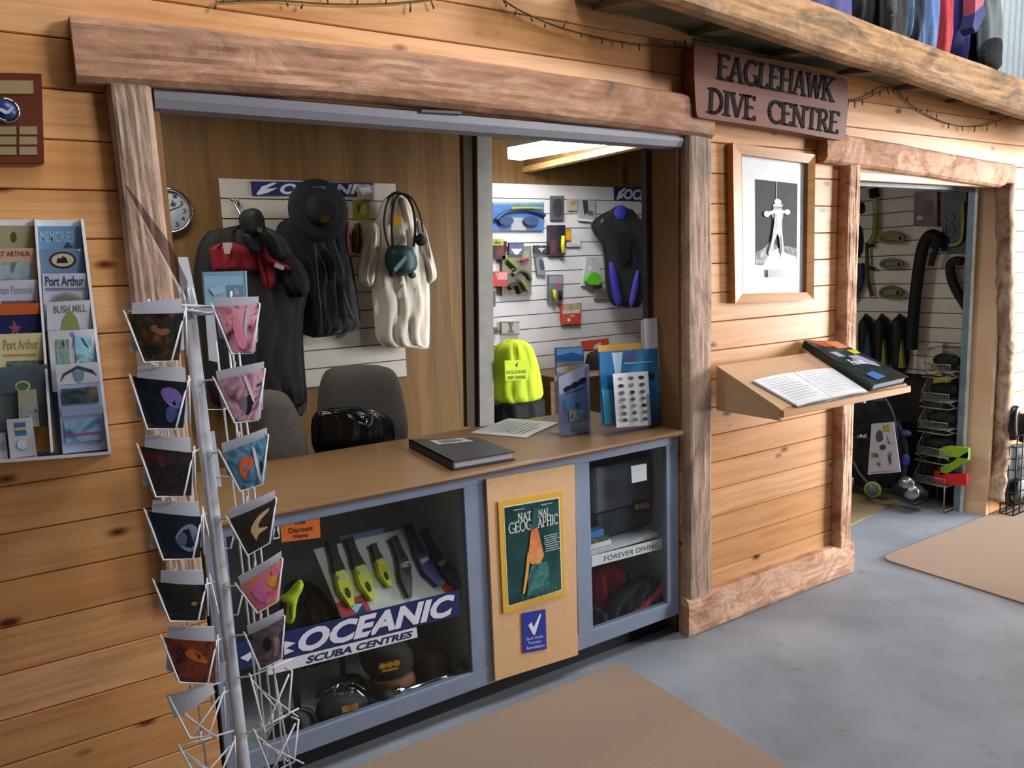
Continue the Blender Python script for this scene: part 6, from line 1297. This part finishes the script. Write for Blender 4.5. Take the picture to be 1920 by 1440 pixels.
t_ = thing('regulator_bundle', 'dark hoses and clips bundled on the floor beside the left door trim', 'regulator', FG.P(1605, 928, .1))
mb = MB(); ptube(FG, [(1598, 860, .14), (1596, 890, .15), (1605, 915, .15), (1625, 922, .15)], 0, .014, M_black, mb); ptube(FG, [(1600, 865, .16), (1612, 890, .16), (1628, 905, .16)], 0, .009, col('#555c64', .4), mb); ptube(FG, [(1640, 900, .1), (1650, 918, .12), (1672, 920, .12), (1690, 912, .12)], 0, .015, M_black, mb)
obj('hose', mb, t_); obj('silver_clip', ptube(FG, [(1598, 895, .165), (1599, 910, .165)], 0, .016, M_chrome, it=0), t_)
tcard('icon_board', 'white slate board with small equipment drawings hung on the buoyancy vest', 'board', FG, [(1634, 795), (1675, 791), (1688, 885), (1627, 890)], .20, .008, '#c9c4d2', [
    ('#4a5560', [(.22, .2), (.36, .12), (.5, .18), (.52, .34), (.34, .38), (.22, .32)]), ('#a9b03c', 'b', .52, .05, .82, .18), ('#5a5a66', [(.66, .26), (.72, .3), (.72, .38), (.86, .44), (.7, .42)]),
    ('#3f4650', 'e', .5, .48, .12, .055), ('#8a9a3c', 'e', .16, .62, .09, .055), ('#50525c', [(.2, .58), (.32, .6), (.34, .68), (.24, .66)]), ('#60606a', [(.34, .76), (.42, .8), (.36, .86), (.28, .8)]),
    ('#50525c', [(.70, .6), (.76, .58), (.8, .64), (.74, .7), (.78, .76), (.7, .86), (.68, .74), (.66, .66)]), ('#c9c4d2', 'e', .74, .63, .03, .02), ('#8f8c98', 'b', .1, .95, .85, .965)])

# ---- right of the doorway: crate against the pine wall
FCt = wallf(-.12)
ctt = thing('wire_crate', 'black wire grid crate at the right edge beside the log post', 'crate', FCt.P(1905, 950))
pz = FCt.P(1882, 950); x0 = wallf(-.05).px(1881, 880)[0]; z1_ = FCt.px(1890, 824)[1]; M_cr = col('#33363c', .4, .3)
mb = MB()
for i in range(8):
    x = x0+.075*i; mb.tube([(x, -.12, .012), (x, -.12, z1_)], .004, M_cr, 6)
for i in range(8):
    z = .012+(z1_-.012)*i/7; mb.tube([(x0, -.12, z), (x0+.53, -.12, z)], .004, M_cr, 6); mb.tube([(x0, -.12, z), (x0, -.045, z)], .004, M_cr, 6)
for y in (-.12, -.08, -.045): mb.tube([(x0, y, .012), (x0+.53, y, .012)], .004, M_cr, 6); mb.tube([(x0, y, .012), (x0, y, z1_)], .004, M_cr, 6)
obj('wire_grid', mb, ctt)
o = tag(obj('packed_gear', puffy(wallf(-.06), smooth([(1884, 940), (1884, 835), (1935, 830), (1960, 900), (1950, 950)], 1), 0, .035, col('#14161c', .7, var=.3), 2, 5)), 'black gear packed inside the wire crate', 'gear')
c0 = wallf(-.105).P(1915, 915); tag(obj('grey_disc', MB().ball(c0, (.06, .012, .07), col('#6f7474', .5, var=.3), 14)), 'grey rounded piece behind the crate wires', 'weight')
o = tag(obj('black_tube', ptube(wallf(-.08), [(1898, 822), (1896, 795), (1898, 772), (1904, 768)], 0, .03, col('#16181c', .3), k=12)), 'black cylinder poking up out of the wire crate', 'cylinder')
o = tag(obj('black_tube', ptube(wallf(-.075), [(1922, 825), (1920, 800), (1922, 776)], 0, .04, col('#0e0f12', .5), k=12)), 'second black cylinder at the very edge above the crate', 'cylinder')

# ================================================================== WETSUITS ON THE LOFT
FLo = wallf(-.16)
def suit(label, legs, torso_c, y=-.16, seed=1, extra=()):
    """legs: list of (x_left, x_right, y_bottom, colour) in the photograph; the suit hangs by its shoulders above"""
    F = wallf(y); xa = min(l[0] for l in legs); xb = max(l[1] for l in legs); t_ = thing('hanging_wetsuit', label, 'wetsuit', F.P((xa+xb)/2, max(l[2] for l in legs)), 'wetsuits hanging on the loft rail')
    for i, l in enumerate(legs):
        a, b_, yb, c_ = l[:4]; sh = l[4] if len(l) > 4 else 0
        obj('leg', puffy(F, smooth([(a+sh, yb), (b_+sh, yb+(b_-a)*.3), (b_+2, yb-50), (b_, -60), (b_+4, -230), (a-4, -230), (a, -60), (a-2, yb-50)], 1), .0+.012*i, .05, col(c_, .75, var=.12, scale=8), 2, seed+i, rows=20, cols=12), t_)
    obj('torso', puffy(F, smooth([(xa, -200), (xa-1, -300), (xa, -420), (xa+2, -500), ((xa+xb)/2, -512), (xb-2, -500), (xb, -420), (xb+1, -300), (xb, -200)], 1), 0, .07, col(torso_c, .75), 2, seed+9), t_)
    mb = MB(); cx = (xa+xb)/2; ptube(F, [(cx, -500, .02), (cx+2, -530, .02), (cx-4, -540, .02)], 0, .004, M_chrome, mb); obj('hanger', mb, t_)
    for e in extra: obj(e[0], e[1], t_)
    return t_
suit('purple-legged wetsuit with a lime side stripe, first over the loft edge', [(1512, 1596, 44, '#4b4a86')], '#1c1c24', -.18, 1, [('lime_stripe', MB().pxprism(wallf(-.18), [(1505, -40), (1517, -40), (1518, 16), (1508, 14)], .01, .05, col('#8fc04a', .5)))])
suit('plain black wetsuit, second along the loft edge', [(1594, 1625, 52, '#131417'), (1620, 1660, 68, '#101114')], '#101114', -.14, 3)
suit('black wetsuit with charcoal knee patch, third along the loft edge', [(1652, 1698, 78, '#15171c')], '#15171c', -.20, 5, [('knee_patch', puffy(wallf(-.20), smooth([(1664, -20), (1680, -20), (1682, 20), (1672, 36), (1664, 20)], 1), .07, .02, col('#3c3f46', .7), 0, rows=10))])
suit('navy wetsuit with pale blue sliver, fourth along the loft edge', [(1689, 1704, 80, '#6d8fb4'), (1702, 1724, 90, '#1a2038')], '#1a2038', -.16, 7)
suit('light blue and scarlet wetsuit hanging over the loft edge', [(1721, 1758, 100, '#6585bc'), (1755, 1778, 110, '#c2323f')], '#6585bc', -.19, 9)
suit('royal purple-blue wetsuit beside the scarlet leg', [(1776, 1814, 118, '#3a3a8c')], '#2a2a60', -.17, 11)
suit('black wetsuit with thin blue edge, before the grey one', [(1812, 1832, 128, '#16171f')], '#16171f', -.14, 13)
suit('grey wetsuit with pink and blue flash and black fleecy foot, last on the loft', [(1836, 1874, 128, '#6e7678')], '#6e7678', -.20, 15, [
    ('pink_flash', MB().pxprism(wallf(-.20), [(1830, -30), (1852, -30), (1842, 18), (1828, 26)], .02, .075, col('#c06a80', .6))), ('blue_flash', MB().pxprism(wallf(-.20), [(1846, 10), (1849, 26), (1830, 62), (1824, 50), (1828, 26)], .02, .08, col('#33427c', .6))),
    ('black_foot', puffy(wallf(-.20), smooth([(1834, 100), (1846, 80), (1864, 68), (1876, 76), (1876, 140), (1836, 120)], 1), .06, .05, col('#0c0f10', .95, var=.5, scale=120, bump=.6), 0))])
rl = [wallf(-.16).P(1450, -540), wallf(-.16).P(1930, -540)]
tag(obj('clothes_rail', MB().tube([Vector((rl[0].x-.2, -.16, rl[0].z)), Vector((rl[1].x+.4, -.16, rl[0].z))], .016, M_chrome, 10)), 'steel hanging rail above the loft wetsuits', 'rail')
